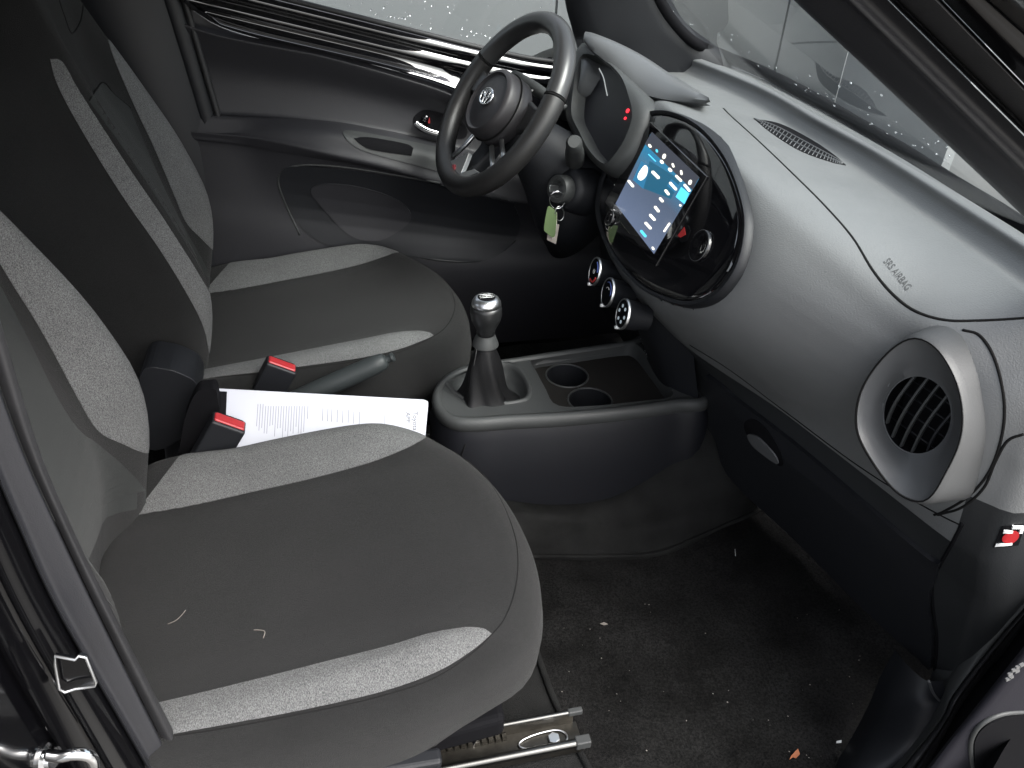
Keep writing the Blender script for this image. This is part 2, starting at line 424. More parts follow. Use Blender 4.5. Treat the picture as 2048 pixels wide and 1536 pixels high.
# side valance, frame, webbing
V, Fc = box((-.17, -.672, .44), (.235, 0, -.012), (0, .012, 0), (.006, 0, .055))
mesh('side_valance', V, Fc, plB, seat, smooth=False, bev=.006)
V, Fc = box((-.05, YC, .40), (.22, 0, .03), (0, .22, 0), (0, 0, .022))
mesh('seat_frame', V, Fc, blk, seat, smooth=False, bev=.01)
mb = MB()
for yy in (-.525, -.60):
    pass
railo = []
for yy, lab in ((-.578, 'outer seat rail'), (-.235, 'inner seat rail')):
    mb = MB()
    mb.add(*box((.00, yy, .298), (.306, 0, 0), (0, .024, 0), (0, 0, .0025)))
    mb.add(*box((.00, yy+.024, .312), (.300, 0, 0), (0, .002, 0), (0, 0, .014)))
    mb.add(*box((.00, yy-.024, .308), (.300, 0, 0), (0, .002, 0), (0, 0, .012)))
    r_ = mb.obj('seat_rail', stl, seat, smooth=False, bev=.001)
    for s_, rr, zz in ((.024, .0042, .328), (-.022, .0068, .317)):
        V, Fc = tube([(-.30, yy+s_, zz), (.296, yy+s_, zz)], rr, 12); o = mesh('rail_edge', V, Fc, mat('rail_steel', (.12, .12, .115), .3, 1) if s_ > 0 and 'rail_steel' not in MATS else MATS['rail_steel'], r_, sharp=40)
        V, Fc = box((.302, yy+s_, zz), (.012, 0, 0), (0, rr*1.15, 0), (0, 0, rr*1.2)); mesh('end_cap', V, Fc, plM, r_, smooth=False, bev=.002)
    V, Fc = cyl((.262, yy, .3005), (0, 0, 1), .010, .006, 6); mesh('bolt', V, Fc, sat, r_, smooth=False, bev=.001)
    P = [(.262+.022*math.cos(a)*(1 if math.cos(a) > 0 else 2.6), yy+.014*math.sin(a), .3035) for a in np.linspace(0, 2*math.pi, 40)[:-1]]
    V, Fc = tube(P, .0016, 6, True); mesh('slot_rim', V, Fc, sat, r_)
    mb = MB()
    for k in range(16): mb.add(*box((.02+.011*k, yy+.017, .305), (.0035, 0, 0), (0, .004, 0), (0, 0, .004)))
    mb.obj('teeth', stl, r_, smooth=False)
V, Fc = tube(cr([ty(1000, 1330, -.50), ty(992, 1370, -.50), ty(975, 1440, -.54), ty(950, 1480, -.56), ty(930, 1512, -.56), ty(895, 1528, -.57)], 8), .0042, 10)
mesh('release_cable', V, Fc, glo, seat)
def copytree(o, parent=None):
    c = o.copy(); COL.objects.link(c)
    if parent: c.parent = parent
    for ch in list(o.children): copytree(ch, c)
    return c
kids = list(seat.children)
far = copytree(seat); far_kids_done = True; far.location = Vector(seat.location)+Vector(FO)
far['label'] = 'matching driver seat behind the steering wheel, beside the closed far door'
for ch in list(seat.children):
    if ch.name.split('.')[0] == 'seam': bpy.data.objects.remove(ch)
strips = [ch for ch in seat.children if ch.name.startswith('backrest_bolster') and 'inner' in ch.get('label', '')]
for ch in strips:
    ch.data = ch.data.copy(); bm = bmesh.new(); bm.from_mesh(ch.data); bmesh.ops.delete(bm, geom=[v for v in bm.verts if v.co.z < .56], context='VERTS'); bm.to_mesh(ch.data); bm.free()
# lint and hairs
P = [sfC.hit(x, y)[0]+np.array((0, 0, .002)) for x, y in cr([(508, 1262), (518, 1262), (530, 1265), (527, 1278)], 4)]
V, Fc = tube(P, .0006, 5); o = mesh('lint_thread', V, Fc, crm); tagit(o, 'short bent white thread lying on the near seat cushion', 'thread')
P = [sfC.hit(x, y)[0]+np.array((0, 0, .002)) for x, y in cr([(336, 1250), (352, 1243), (364, 1232), (372, 1222)], 4)]
V, Fc = tube(P, .00045, 5); o = mesh('loose_hair', V, Fc, crm); tagit(o, 'fine pale hair curved on the near seat cushion beside the pillar', 'hair')
# ================================================================== DASHBOARD
sy = [.72, .5, .3, .1, -.1, -.3, -.5, -.62, -.672]
T = dict(
 W=([.93, 1.0, 1.0, 1.0, .98, .955, .91, .88, .865], [1.055]*9),
 H=([.86, .90, .92, .91, .905, .885, .862, .84, .83], [1.074]*9),
 G2=([.85, .89, .91, .90, .895, .875, .852, .83, .82], [1.042]*9),
 Fa=([.72, .73, .74, .74, .735, .725, .73, .755, .785], [1.03, 1.05, 1.055, 1.055, 1.05, 1.03, 1.0, .985, .985]),
 Fb=([.67, .66, .66, .65, .665, .685, .70, .735, .775], [1.0, 1.03, 1.035, 1.035, 1.02, .99, .955, .94, .94]),
 E1=([.65, .63, .62, .605, .62, .665, .69, .735, .775], [.95, .96, .96, .965, .955, .93, .90, .89, .89]),
 E2=([.65, .63, .61, .575, .60, .665, .70, .745, .785], [.84]*9),
 D=([.68, .66, .64, .62, .645, .70, .75, .785, .805], [.72, .72, .72, .71, .705, .705, .705, .70, .70]),
 K=([.70, .70, .69, .68, .68, .705, .765, .815, .835], [.64, .64, .63, .62, .625, .63, .625, .62, .62]),
 B=([.72, .72, .72, .72, .745, .80, .84, .87, .88], [.402]*9),
 B2=([.85, .85, .85, .85, .87, .92, .94, .95, .96], [.36]*9))
ordr = ['W', 'H', 'G2', 'Fa', 'Fb', 'E1', 'E2', 'D', 'K', 'B', 'B2']
def prow(name, j):
    return [np.array((T[name][0][i], sy[i], T[name][1][i])) for i in range(9)]
rowsY = [resamp(cr(prow(n_, 0), 10), 221) for n_ in ordr]
# smooth in profile direction with corners at H,G2,K,B
cols = []
for i in range(221):
    P = [r[i] for r in rowsY]
    seg = [P[0], P[1]]
    seg = [P[0], .6*P[0]+.4*P[1]]+cr([P[1]-np.array((-.018, 0, 0)), P[1]+np.array((-.002, 0, -.003)), .5*(P[1]+P[2])+np.array((.002, 0, 0)), P[2]+np.array((-.006, 0, .002)), P[2]+np.array((-.016, 0, -.0005))], 4)[:-1]
    seg += cr([P[2]+np.array((-.02, 0, .0)), P[3], P[4], P[5], P[6], P[7]], 14)
    iD = len(seg)-1
    seg += [P[7]*.9+P[8]*.1, P[7]*.5+P[8]*.5, P[8]*.97+P[7]*.03] + cr([P[8], P[9]], 6)+[P[10]]
    cols.append(seg)
# wrap round to the open-door end
lastc = cols[-1]
for dx, dy in ((.012, -.010), (.04, -.014), (.10, -.014), (.25, -.014), (.45, -.014)):
    cols.append([p+np.array((dx, dy, 0)) if True else p for p in lastc])
SP = np.array((.56, .1, .93)); SN = _n((-math.cos(math.radians(20)), 0, math.sin(math.radians(20))))
def sp(x, y, b=0): return tp(x, y, SP-SN*b, SN)
bz = [(1300, 226), (1345, 228), (1400, 258), (1450, 320), (1480, 400), (1486, 460), (1470, 530), (1430, 585), (1385, 605), (1340, 600), (1280, 572), (1232, 520), (1203, 465), (1193, 410), (1203, 355), (1235, 290), (1265, 246)]
B1 = resamp(cr([sp(x, y) for x, y in bz], 6, True), 96, True); cB = sum(B1)/96
_u = np.array((0, 1., 0)); _w = _n(np.cross(SN, _u))
pa_ = sorted((math.atan2((p-cB).dot(_w), (p-cB).dot(_u)), math.hypot((p-cB).dot(_w), (p-cB).dot(_u))) for p in B1)
pa_ = [(a-2*math.pi, r) for a, r in pa_[-4:]]+pa_+[(a+2*math.pi, r) for a, r in pa_[:4]]
def podr(q):
    d = q-cB; a = math.atan2(d.dot(_w), d.dot(_u)); return math.hypot(d.dot(_w), d.dot(_u))/float(np.interp(a, [x[0] for x in pa_], [x[1] for x in pa_]))
def bulge(q):
    q = np.array(q, float); d0 = (q-SP).dot(SN)
    if d0 < -.30 or q[0] > .80: return q
    s_ = podr(q)
    if s_ > 2.0: return q
    tgt = -.012 if s_ > 1.0 else -.03
    k_ = 1-sm(1.0, 1.85, s_)**.75; k_ *= sm(.40, .30, q[1])*sm(.80, .70, q[0])
    return q+SN*(tgt-d0)*k_
cols = [[bulge(p) for p in c_] for c_ in cols]
dashVF = loft(cols)
sfD = Surf(dashVF)
dash = thing('dashboard', 'full width grained charcoal dashboard with oval centre pod and round vents', 'dashboard', (.75, 0, .7))
DASHM = (dashVF, plD, dash)
# airbag seam and line toward screen vent
seam('airbag_seam', [(1447, 217), (1465, 235), (1520, 285), (1590, 352), (1650, 412), (1705, 475), (1745, 540), (1785, 588), (1830, 622), (1890, 640), (1960, 641), (2048, 636), (2120, 628)], sfD, sea, dash, r=.0024, sink=.45)
# lettering
V, Fc = text_tris('SRS AIRBAG')
wT = max(v[0] for v in V); ex = np.array((1812-1766, 580-522.)); ey = np.array((13., -9.))
V2 = [sfD.hit(*(np.array((1767, 524))+ex*v[0]/wT+ey*v[1]/.72))[0]+np.array((-.0006, 0, .0008)) for v in V]
mesh('airbag_lettering', V2, Fc, mat('embossed_grey', (.045, .046, .047), .6), dash, smooth=False)
# defroster vent
dv = thing  # (kept local)
o = decal('defroster_vent', [(1508, 238, 1), (1560, 248), (1620, 278), (1665, 308), (1692, 331, 1), (1660, 324), (1600, 302), (1545, 268)], sfD, blk, dash, off=.0008, label='slotted defroster vent on top of the dashboard')
mb = MB()
def lerp(a, b, t): return np.array(a)*(1-t)+np.array(b)*t
top = cr([(1508, 238), (1560, 248), (1620, 278), (1665, 308), (1692, 331)], 8); bt_ = cr([(1508, 238), (1545, 268), (1600, 302), (1660, 324), (1692, 331)], 8)
for k in (.35, .68):
    mb.add(*seam_vf([lerp(a, b, k) for a, b in zip(top, bt_)][::3], sfD, .0014, -.8, 2))
for q in range(3, 30):
    i = q; a = lerp(top[i], bt_[i], .36); b = lerp(top[i], bt_[i], .98)
    mb.add(*seam_vf([a, b], sfD, .0009, -.8, 2))
mb.obj('grille', plS, o)
# dash lower: glovebox
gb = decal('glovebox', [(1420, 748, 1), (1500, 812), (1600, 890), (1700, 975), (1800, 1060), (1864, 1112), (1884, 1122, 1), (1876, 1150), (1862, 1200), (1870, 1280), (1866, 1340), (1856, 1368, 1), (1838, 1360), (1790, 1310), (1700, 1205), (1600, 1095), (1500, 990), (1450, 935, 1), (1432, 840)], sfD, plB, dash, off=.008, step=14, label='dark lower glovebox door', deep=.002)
sfG = Surf((([tuple(v.co+Vector(dash.location)) for v in gb.data.vertices]), [tuple(p.vertices) for p in gb.data.polygons]), dashVF)
h1 = decal('handle', [(1490, 845), (1508, 838), (1535, 860), (1562, 905), (1566, 930), (1548, 925), (1515, 895), (1494, 868)], sfG, blk, gb, off=.0012, step=8, label='recessed glovebox handle')
decal('handle_lever', [(1498, 868), (1520, 874), (1552, 908), (1558, 926), (1535, 912), (1508, 890)], sfG, plS, h1, off=.004, step=8, dome=.004)
seam('trim_seam', [(1380, 690), (1460, 740), (1560, 815), (1700, 920), (1800, 985), (1880, 1030), (1925, 1052)], sfD, sea, dash, r=.0014)
seam('trim_seam', [(1925, 1046), (1905, 1085), (1884, 1122), (1866, 1160), (1866, 1215), (1874, 1280), (1868, 1350), (1858, 1375)], sfD, blk, dash, r=.003, sink=.3)
seam('trim_seam', [(2048, 868), (2015, 882), (1990, 925), (1968, 975), (1925, 1014), (1875, 1030)], sfD, sea, dash, r=.002, sink=.3)
# airbag warning label on dash end
lab = decal('warning_label', [(2004, 1052, 1), (2050, 1048, 1), (2036, 1090, 1), (1986, 1094, 1)], sfD, blk, dash, off=.001, step=10, label='small black airbag warning label with red mark')
decal('red_mark', [(2005, 1072), (2018, 1062), (2034, 1062), (2034, 1074), (2020, 1085), (2007, 1083)], sfD, red, lab, off=.0026, step=6, deep=0)
for q in ([(2008, 1058, 1), (2024, 1060, 1), (2022, 1064, 1), (2006, 1064, 1)], [(2024, 1050, 1), (2046, 1050, 1), (2044, 1055, 1), (2022, 1055, 1)], [(1992, 1086, 1), (2022, 1083, 1), (2022, 1087, 1), (1990, 1091, 1)], [(2040, 1052, 1), (2047, 1051, 1), (2042, 1064, 1), (2036, 1064, 1)]):
    decal('white_mark', q, sfD, wht, lab, off=.0030, step=6, deep=0)
# ---- passenger side air vent
VP = np.array((.672, -.575, .885)); VN = _n((-.93, -.32, .16))
def vr(pts, back, n=64): return resamp(cr([tp(x, y, VP-VN*back, VN) for x, y in pts], 8, True), n, True)
rim = [(1830, 675), (1875, 698), (1912, 760), (1926, 830), (1918, 890), (1890, 950), (1862, 995), (1832, 1005), (1790, 985), (1745, 930), (1712, 865), (1714, 800), (1740, 745), (1785, 695)]
def scale_about(P, c, s): return [np.array(c)+(np.array(p)-np.array(c))*s for p in P]
hole = [(1830+67*math.cos(a)*1.0+8*math.sin(a)*0, 830+77*math.sin(a)) for a in np.linspace(-math.pi/2, 1.5*math.pi, 17)[:-1]]
hole = [(1835+(x-1830), y) for x, y in hole]
R1 = vr(rim, 0); cR = sum(R1)/64
outer = [cR+(p-cR)*1.05-VN*.012 for p in R1]
# barrel base reaches the dash
base = [cR+(p-cR)*np.array((1.0, 1.12, 1.12))-VN*.12+np.array((.0, -.012, 0)) for p in R1]
mid_ = [cR+(p-cR)*1.10-VN*.05 for p in R1]
rmin = min(np.linalg.norm((p-cR)-VN*(p-cR).dot(VN)) for p in R1)
rwid = max(math.hypot(*((p-cR)-VN*(p-cR).dot(VN))[:2]) for p in R1); rhgt = max(abs((p-cR)[2]) for p in R1)
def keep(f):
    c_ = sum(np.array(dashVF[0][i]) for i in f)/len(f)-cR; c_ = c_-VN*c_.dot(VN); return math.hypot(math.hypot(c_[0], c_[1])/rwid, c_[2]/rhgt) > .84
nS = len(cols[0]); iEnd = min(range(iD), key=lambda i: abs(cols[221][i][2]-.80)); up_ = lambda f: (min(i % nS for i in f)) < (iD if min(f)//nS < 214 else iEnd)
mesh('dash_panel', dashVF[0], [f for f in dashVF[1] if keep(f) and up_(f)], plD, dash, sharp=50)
mesh('lower_panel', dashVF[0], [f for f in dashVF[1] if keep(f) and not up_(f)], mat('lower_dash_plastic', (.016, .0175, .019), .5, spec=.4, bump=.4, bscale=500, smudge=.08), dash, sharp=50, label='darker lower dashboard panel')  # darker plastic; towards the centre its tone also stands in for natural shading
vent = thing('air_vent', 'round air vent in a teardrop bezel at the passenger end of the dashboard', 'air vent', tuple(VP))
V, Fc = loft([base, mid_, outer, [cR+(p-cR)*1.02-VN*.003 for p in R1], R1], True); mesh('housing', V, Fc, mat('vent_plastic', (.060, .062, .063), .48, spec=.4, bump=.3, bscale=500), vent, sharp=60)
lip1 = [cR+(p-cR)*.985-VN*.004 for p in R1]
inn1 = [cR+(p-cR)*.86-VN*.018 for p in R1]
HB = vr(hole, .05)
# align ring start
def align(A, B):
    k = int(np.argmin([np.linalg.norm(np.array(B[i])-np.array(A[0])) for i in range(len(B))])); return B[k:]+B[:k]
cH = sum(HB)/64
tgt = cH+_n(R1[0]-cR)*.03
k = int(np.argmin([np.linalg.norm(b-tgt) for b in HB])); HB = HB[k:]+HB[:k]
inn2 = [a*.45+b*.55+VN*.004 for a, b in zip(inn1, HB)]
V, Fc = loft([lip1, inn1, inn2, [cH+(b-cH)*1.03 for b in HB], HB], True, False, False); mesh('bezel', V, Fc, plS, vent, sharp=60)
V, Fc = loft([[cH+(b-cH)*1.002-VN*.0005 for b in HB], [b-VN*.045 for b in HB]], True); mesh('duct_wall', V, Fc, blk, vent)
V, Fc = tube([cR+(p-cR)*.99-VN*.001 for p in R1], .0012, 6, True); mesh('bezel_seam', V, Fc, sea, vent)
V, Fc = slab([cH+(b-cH)*1.02-VN*.044 for b in HB], VN, .004); mesh('duct', V, Fc, blk, vent, smooth=False)
eu = _n(np.array(tp(1862, 790, VP-VN*.05, VN))-np.array(tp(1800, 890, VP-VN*.05, VN))); ev = np.cross(VN, eu); rH = np.linalg.norm(np.array(tp(1902, 830, VP-VN*.05, VN))-cH)
rv = max(np.linalg.norm(b-cH) for b in HB); ru = rv
def rad(dirv):
    return min(max((b-cH).dot(dirv) for b in HB), 9)
def chord(o_, d_):
    # length of chord through the hole at offset o_ along perpendicular
    ts = []
    per = np.cross(VN, d_)
    for a, b in zip(HB, HB[1:]+HB[:1]):
        sa = (a-cH).dot(per)-o_; sb = (b-cH).dot(per)-o_
        if sa*sb < 0: q = a+(b-a)*(sa/(sa-sb)); ts.append((q-cH).dot(d_))
    return (min(ts), max(ts), per) if len(ts) >= 2 else None
per = np.cross(VN, eu); om = max(abs((b-cH).dot(per)) for b in HB)
for f_ in (-.78, -.42, -.06, .30, .66):
    c_ = chord(om*f_, eu)
    if c_:
        P = [cH+c_[2]*om*f_+eu*(c_[0]+(c_[1]-c_[0])*t)-VN*(.006-.010*math.sin(math.pi*t)) for t in np.linspace(0, 1, 9)]
        rows = [[p+c_[2]*.0016+VN*.004, p-c_[2]*.0016+VN*.004, p-c_[2]*.0012-VN*.003, p+c_[2]*.0012-VN*.003] for p in P]
        V, Fc = loft(rows, True, True, True); mesh('slat', V, Fc, plB if abs(f_) > .7 else plM, vent, smooth=False, bev=.0008)
om2 = max(abs((b-cH).dot(eu)) for b in HB)
for f_ in (-.6, -.2, .2, .6):
    c_ = chord(om2*f_, per)
    if c_:
        P = [cH+c_[2]*om2*f_+per*(c_[0]+(c_[1]-c_[0])*t)-VN*.016 for t in (0, 1)]
        V, Fc = tube(P, .0013, 5); mesh('fin', V, Fc, plB, vent)
seam('vent_surround_seam', [(1925, 660), (1960, 672), (1990, 720), (2008, 800), (2004, 870), (1980, 940), (1940, 990), (1890, 1022), (1868, 1030)], sfD, sea, dash, r=.0022, sink=.35)
# ---- far vent
FVP = np.array((.56, .60, 1.02)); FN = _n((-.95, .12, .2))
FR = resamp(cr([tp(x, y, FVP, FN) for x, y in [(1100, 97), (1135, 94), (1160, 110), (1162, 150), (1150, 190), (1120, 225), (1075, 228), (1045, 190), (1040, 150), (1058, 118)]], 6, True), 48, True); cF = sum(FR)/48
fv = thing('air_vent', 'far air vent behind the steering wheel rim at the driver end of the dashboard', 'air vent', tuple(FVP))
V, Fc = loft([[cF+(p-cF)*1.06-FN*.10 for p in FR], [cF+(p-cF)*1.03-FN*.01 for p in FR], FR, [cF+(p-cF)*.93-FN*.004 for p in FR], [cF+(p-cF)*.7-FN*.04 for p in FR]], True); mesh('bezel', V, Fc, plS, fv, sharp=60)
V, Fc = slab([cF+(p-cF)*.72-FN*.038 for p in FR], FN, .004); mesh('duct', V, Fc, blk, fv, smooth=False)
for k in (-.03, 0, .03):
    V, Fc = box(cF+np.array((.02, k, 0)), (.006, 0, 0), (0, .0015, 0), (0, 0, .05)); mesh('slat', V, Fc, plM, fv, smooth=False)
# ---- cluster and hood
lip = [(1166, 80, .47), (1180, 98, .44), (1210, 122, .40), (1245, 158, .345), (1275, 183, .30), (1320, 197, .24), (1365, 203, .19), (1412, 206, .145)]
crs = [(1172, 66, .50), (1192, 68, .47), (1230, 84, .43), (1275, 108, .385), (1320, 138, .33), (1360, 163, .27), (1392, 182, .20), (1418, 200, .145)]
LP = cr([ty(*p) for p in lip], 6); CP = cr([ty(*p) for p in crs], 6); Nn = len(LP)
hood = []
for i in range(Nn):
    a, b = LP[i], CP[i]; tf = min(1, (Nn-1-i)/10+.12); m1 = a*.5+b*.5+np.array((-.002, -.006, .010))*tf; dn = np.array((.012, .02, -.016))*tf
    hood.append([a+dn*.8+np.array((.01, .0, -.004)), a+dn*.25, a, a*.85+b*.15+np.array((-.001, -.004, .005)), m1, a*.15+b*.85+np.array((0, 0, .005)), b, b+np.array((.03, .03, -.012))*tf, b+np.array((.08, .10, -.06))*tf])
hoodVF = loft(hood); mesh('cluster_hood', hoodVF[0], hoodVF[1], plS, dash, sharp=60, label='padded hood over the instrument cluster')
CPn = _n((-.86, -.12, .5)); CPp = np.array((.545, .34, 1.03))
opn = [(1166, 108), (1205, 118), (1240, 150), (1258, 195), (1264, 232), (1252, 272), (1232, 305), (1208, 327), (1178, 300), (1158, 262), (1143, 228), (1146, 180), (1154, 135)]
O1 = resamp(cr([tp(x, y, CPp, CPn) for x, y in opn], 6, True), 60, True); cO = sum(O1)/60
outr = [(1164, 86), (1210, 110), (1258, 160), (1290, 200), (1296, 235), (1276, 285), (1252, 320), (1215, 344), (1180, 318), (1150, 275), (1132, 232), (1136, 180), (1145, 130)]
O0 = resamp(cr([tp(x, y, CPp-CPn*.015, CPn) for x, y in outr], 6, True), 60, True)
cl = thing('instrument_cluster', 'dark oval instrument cluster with two red warning lights under its hood', 'instrument cluster', tuple(CPp))
V, Fc = loft([[cO+(p-cO)*1.05-CPn*.10 for p in O0], O0, [.5*(a+b)+CPn*.004 for a, b in zip(O0, O1)], O1, [cO+(p-cO)*.93-CPn*.035 for p in O1]], True); mesh('surround', V, Fc, plM, cl, sharp=70)
V, Fc = slab([cO+(p-cO)*.95-CPn*.033 for p in O1], CPn, .004); mesh('display', V, Fc, mat('cluster_face', (.012, .012, .015), .35, spec=.4), cl, smooth=False)
sfCl = Surf((V, Fc))
P = [sfCl.hit(x, y)[0]+CPn*.002 for x, y in cr([(1199, 137), (1208, 155), (1213, 178), (1216, 192)], 5)]
V, Fc = tube(P, .0012, 6); mesh('light_bar', V, Fc, em('cluster_bar', (.7, .75, .75), .35), cl)
for x, y, r in ((1256, 222, .0045), (1251, 237, .003)):
    h, nn = sfCl.hit(x, y); V, Fc = cyl(h, CPn, r, .002, 12); mesh('warning_light', V, Fc, scr, cl, smooth=False)
# ---- centre pod
pod = thing('centre_pod', 'oval gloss black infotainment pod in the middle of the dashboard', 'infotainment pod', tuple(SP))
V, Fc = loft([[cB+(p-cB)*1.03-SN*.03 for p in B1], [cB+(p-cB)*1.035-SN*.012 for p in B1], [cB+(p-cB)*1.030-SN*.003 for p in B1], [cB+(p-cB)*1.018+SN*.001 for p in B1], B1, [cB+(p-cB)*.988-SN*.0005 for p in B1], [cB+(p-cB)*.978-SN*.003 for p in B1], [cB+(p-cB)*.973-SN*.008 for p in B1]], True); mesh('bezel', V, Fc, plB, pod, sharp=60)
rows = [[cB+(p-cB)*s_+SN*d_ for p in B1] for s_, d_ in ((.978, -.004), (.968, -.0018), (.94, -.0004), (.86, .0012), (.74, .0022), (.6, .0028), (.45, .0030), (.3, .003), (.1, .003))]
V, Fc = loft(rows, True, False, True); mesh('gloss_panel', V, Fc, glo, pod)
podVF = (V, Fc)
# screen slab
q = [(1300, 243), (1413, 352), (1310, 533), (1209, 405)]
def sb(x, y): return sp(x, y, -.0055)
V, Fc = slab([sb(*p) for p in q], SN, .006); scs = mesh('screen', V, Fc, glo, pod, smooth=False, bev=.0015)
def sq(name, pts, m, o_=.0006, rnd=False):
    L_ = [sb(*p)+SN*o_ for p in (cr(pts, 5, True) if rnd else pts)]
    V, Fc = slab(L_, SN, .0004); return mesh(name, V, Fc, m, scs, smooth=False)
# display image (emissive)
def scr_mat():
    m = bpy.data.materials.new('screen_picture'); m.use_nodes = True; nt = m.node_tree; N = nt.nodes; L = nt.links; b = N['Principled BSDF']
    b.inputs['Base Color'].default_value = (.005, .005, .006, 1); b.inputs['Roughness'].default_value = .1
    tc = N.new('ShaderNodeTexCoord'); sep = N.new('ShaderNodeSeparateXYZ'); L.new(tc.outputs['Generated'], sep.inputs[0])
    rp = N.new('ShaderNodeValToRGB'); L.new(sep.outputs[2], rp.inputs[0])
    rp.color_ramp.elements[0].color = (.085, .11, .17, 1); rp.color_ramp.elements[0].position = .05
    rp.color_ramp.elements[1].color = (.02, .14, .25, 1); rp.color_ramp.elements[1].position = .85
    e = rp.color_ramp.elements.new(.5); e.color = (.06, .08, .12, 1)
    L.new(rp.outputs[0], b.inputs['Emission Color']); b.inputs['Emission Strength'].default_value = .55
    return m
sq('picture', [(1301, 268), (1398, 358), (1308, 508), (1231, 408)], scr_mat(), .0002)
sq('header', [(1304, 264), (1399, 355), (1385, 380), (1290, 288)], sch, .0004)
sq('tile', [(1283, 322), (1300, 335), (1287, 378), (1266, 360)], scb, .0006)
sq('tile', [(1300, 322), (1362, 360), (1342, 398), (1282, 375)], em('screen_teal', (.02, .10, .17), .8), .0005)
sq('tile', [(1363, 374), (1379, 387), (1369, 408), (1352, 394)], scc, .0008)
sq('tile', [(1343, 358), (1359, 371), (1350, 385), (1335, 372)], scb, .0008)
sq('disc', [(1279, 345), (1290, 331), (1296, 337), (1293, 352), (1283, 361), (1276, 356)], scw, .001, True)
def bar(x0, y0, x1, y1, w, m=scw):
    d = _n((x1-x0, y1-y0)); p = np.array((-d[1], d[0]))*w
    a = np.array((x0, y0)); b = np.array((x1, y1)); e = d*w*.8
    sq('glyph', [a-p-e*0, b-p, b+e, b+p, a+p, a-e], m, .0012)
for a in [(1306, 344, 1318, 356, 3), (1258, 362, 1267, 373, 2.5), (1341, 366, 1353, 379, 2.6), (1332, 381, 1338, 389, 2.6), (1321, 397, 1326, 403, 2.6), (1311, 414, 1318, 423, 2.6), (1301, 430, 1310, 440, 2.6), (1292, 446, 1302, 457, 2.6),
          (1299, 290, 1302, 294, 2.4), (1328, 316, 1330, 310, 3), (1323, 322, 1326, 326, 2.8), (1346, 328, 1348, 334, 2), (1339, 338, 1343, 342, 2.8), (1363, 342, 1364, 349, 2), (1353, 352, 1363, 362, 2.4), (1382, 362, 1380, 368, 3), (1370, 370, 1380, 382, 2.4), (1361, 410, 1362, 412, 2), (1340, 447, 1329, 463, 1.8), (1306, 495, 1308, 499, 2)]: bar(*a)
for a in [(1314, 300, 1315, 304, 2), (1298, 309, 1312, 323, 1), (1283, 462, 1292, 473, 2.6)]: bar(*a, m=scc)
sfP = Surf(podVF)
# hazard switch, lower knob, white dots on pod
hz = decal('hazard_switch', [(1358, 470, 1), (1372, 448, 1), (1378, 452), (1382, 462, 1), (1374, 482), (1362, 484)], sfP, blk, pod, off=.002, step=7)
decal('hazard_mark', [(1358, 472, 1), (1371, 455, 1), (1374, 470, 1), (1363, 476, 1)], sfP, redd, hz, off=.003, step=6, deep=0)
for i_, (x, y) in enumerate(((1402, 492), (1222, 436))):
    h, nn = sfP.hit(x, y); r = (.026, .017)[i_]
    V, Fc = lathe(h, SN, [(-.002, r*1.02), (.003, r*1.0), (.005, r*.95), (.0052, r*.8), (.003, .4*r)], 28); mesh('control_knob', V, Fc, glo, pod, sharp=40)
    V, Fc = tube([h+SN*.004+.98*r*(math.cos(a)*np.array((0, 1, 0))+math.sin(a)*np.cross(SN, (0, 1, 0))) for a in np.linspace(0, 2*math.pi, 33)[:-1]], .0005, 5, True); mesh('knob_ring', V, Fc, plS, pod)
for x, y in ((1213, 405), (1219, 396), (1224, 385), (1230, 370), (1237, 352)):
    h, nn = sfP.hit(x, y); V, Fc = cyl(h+SN*.001, SN, .0012, .001, 8); mesh('button_mark', V, Fc, wht, pod, smooth=False)
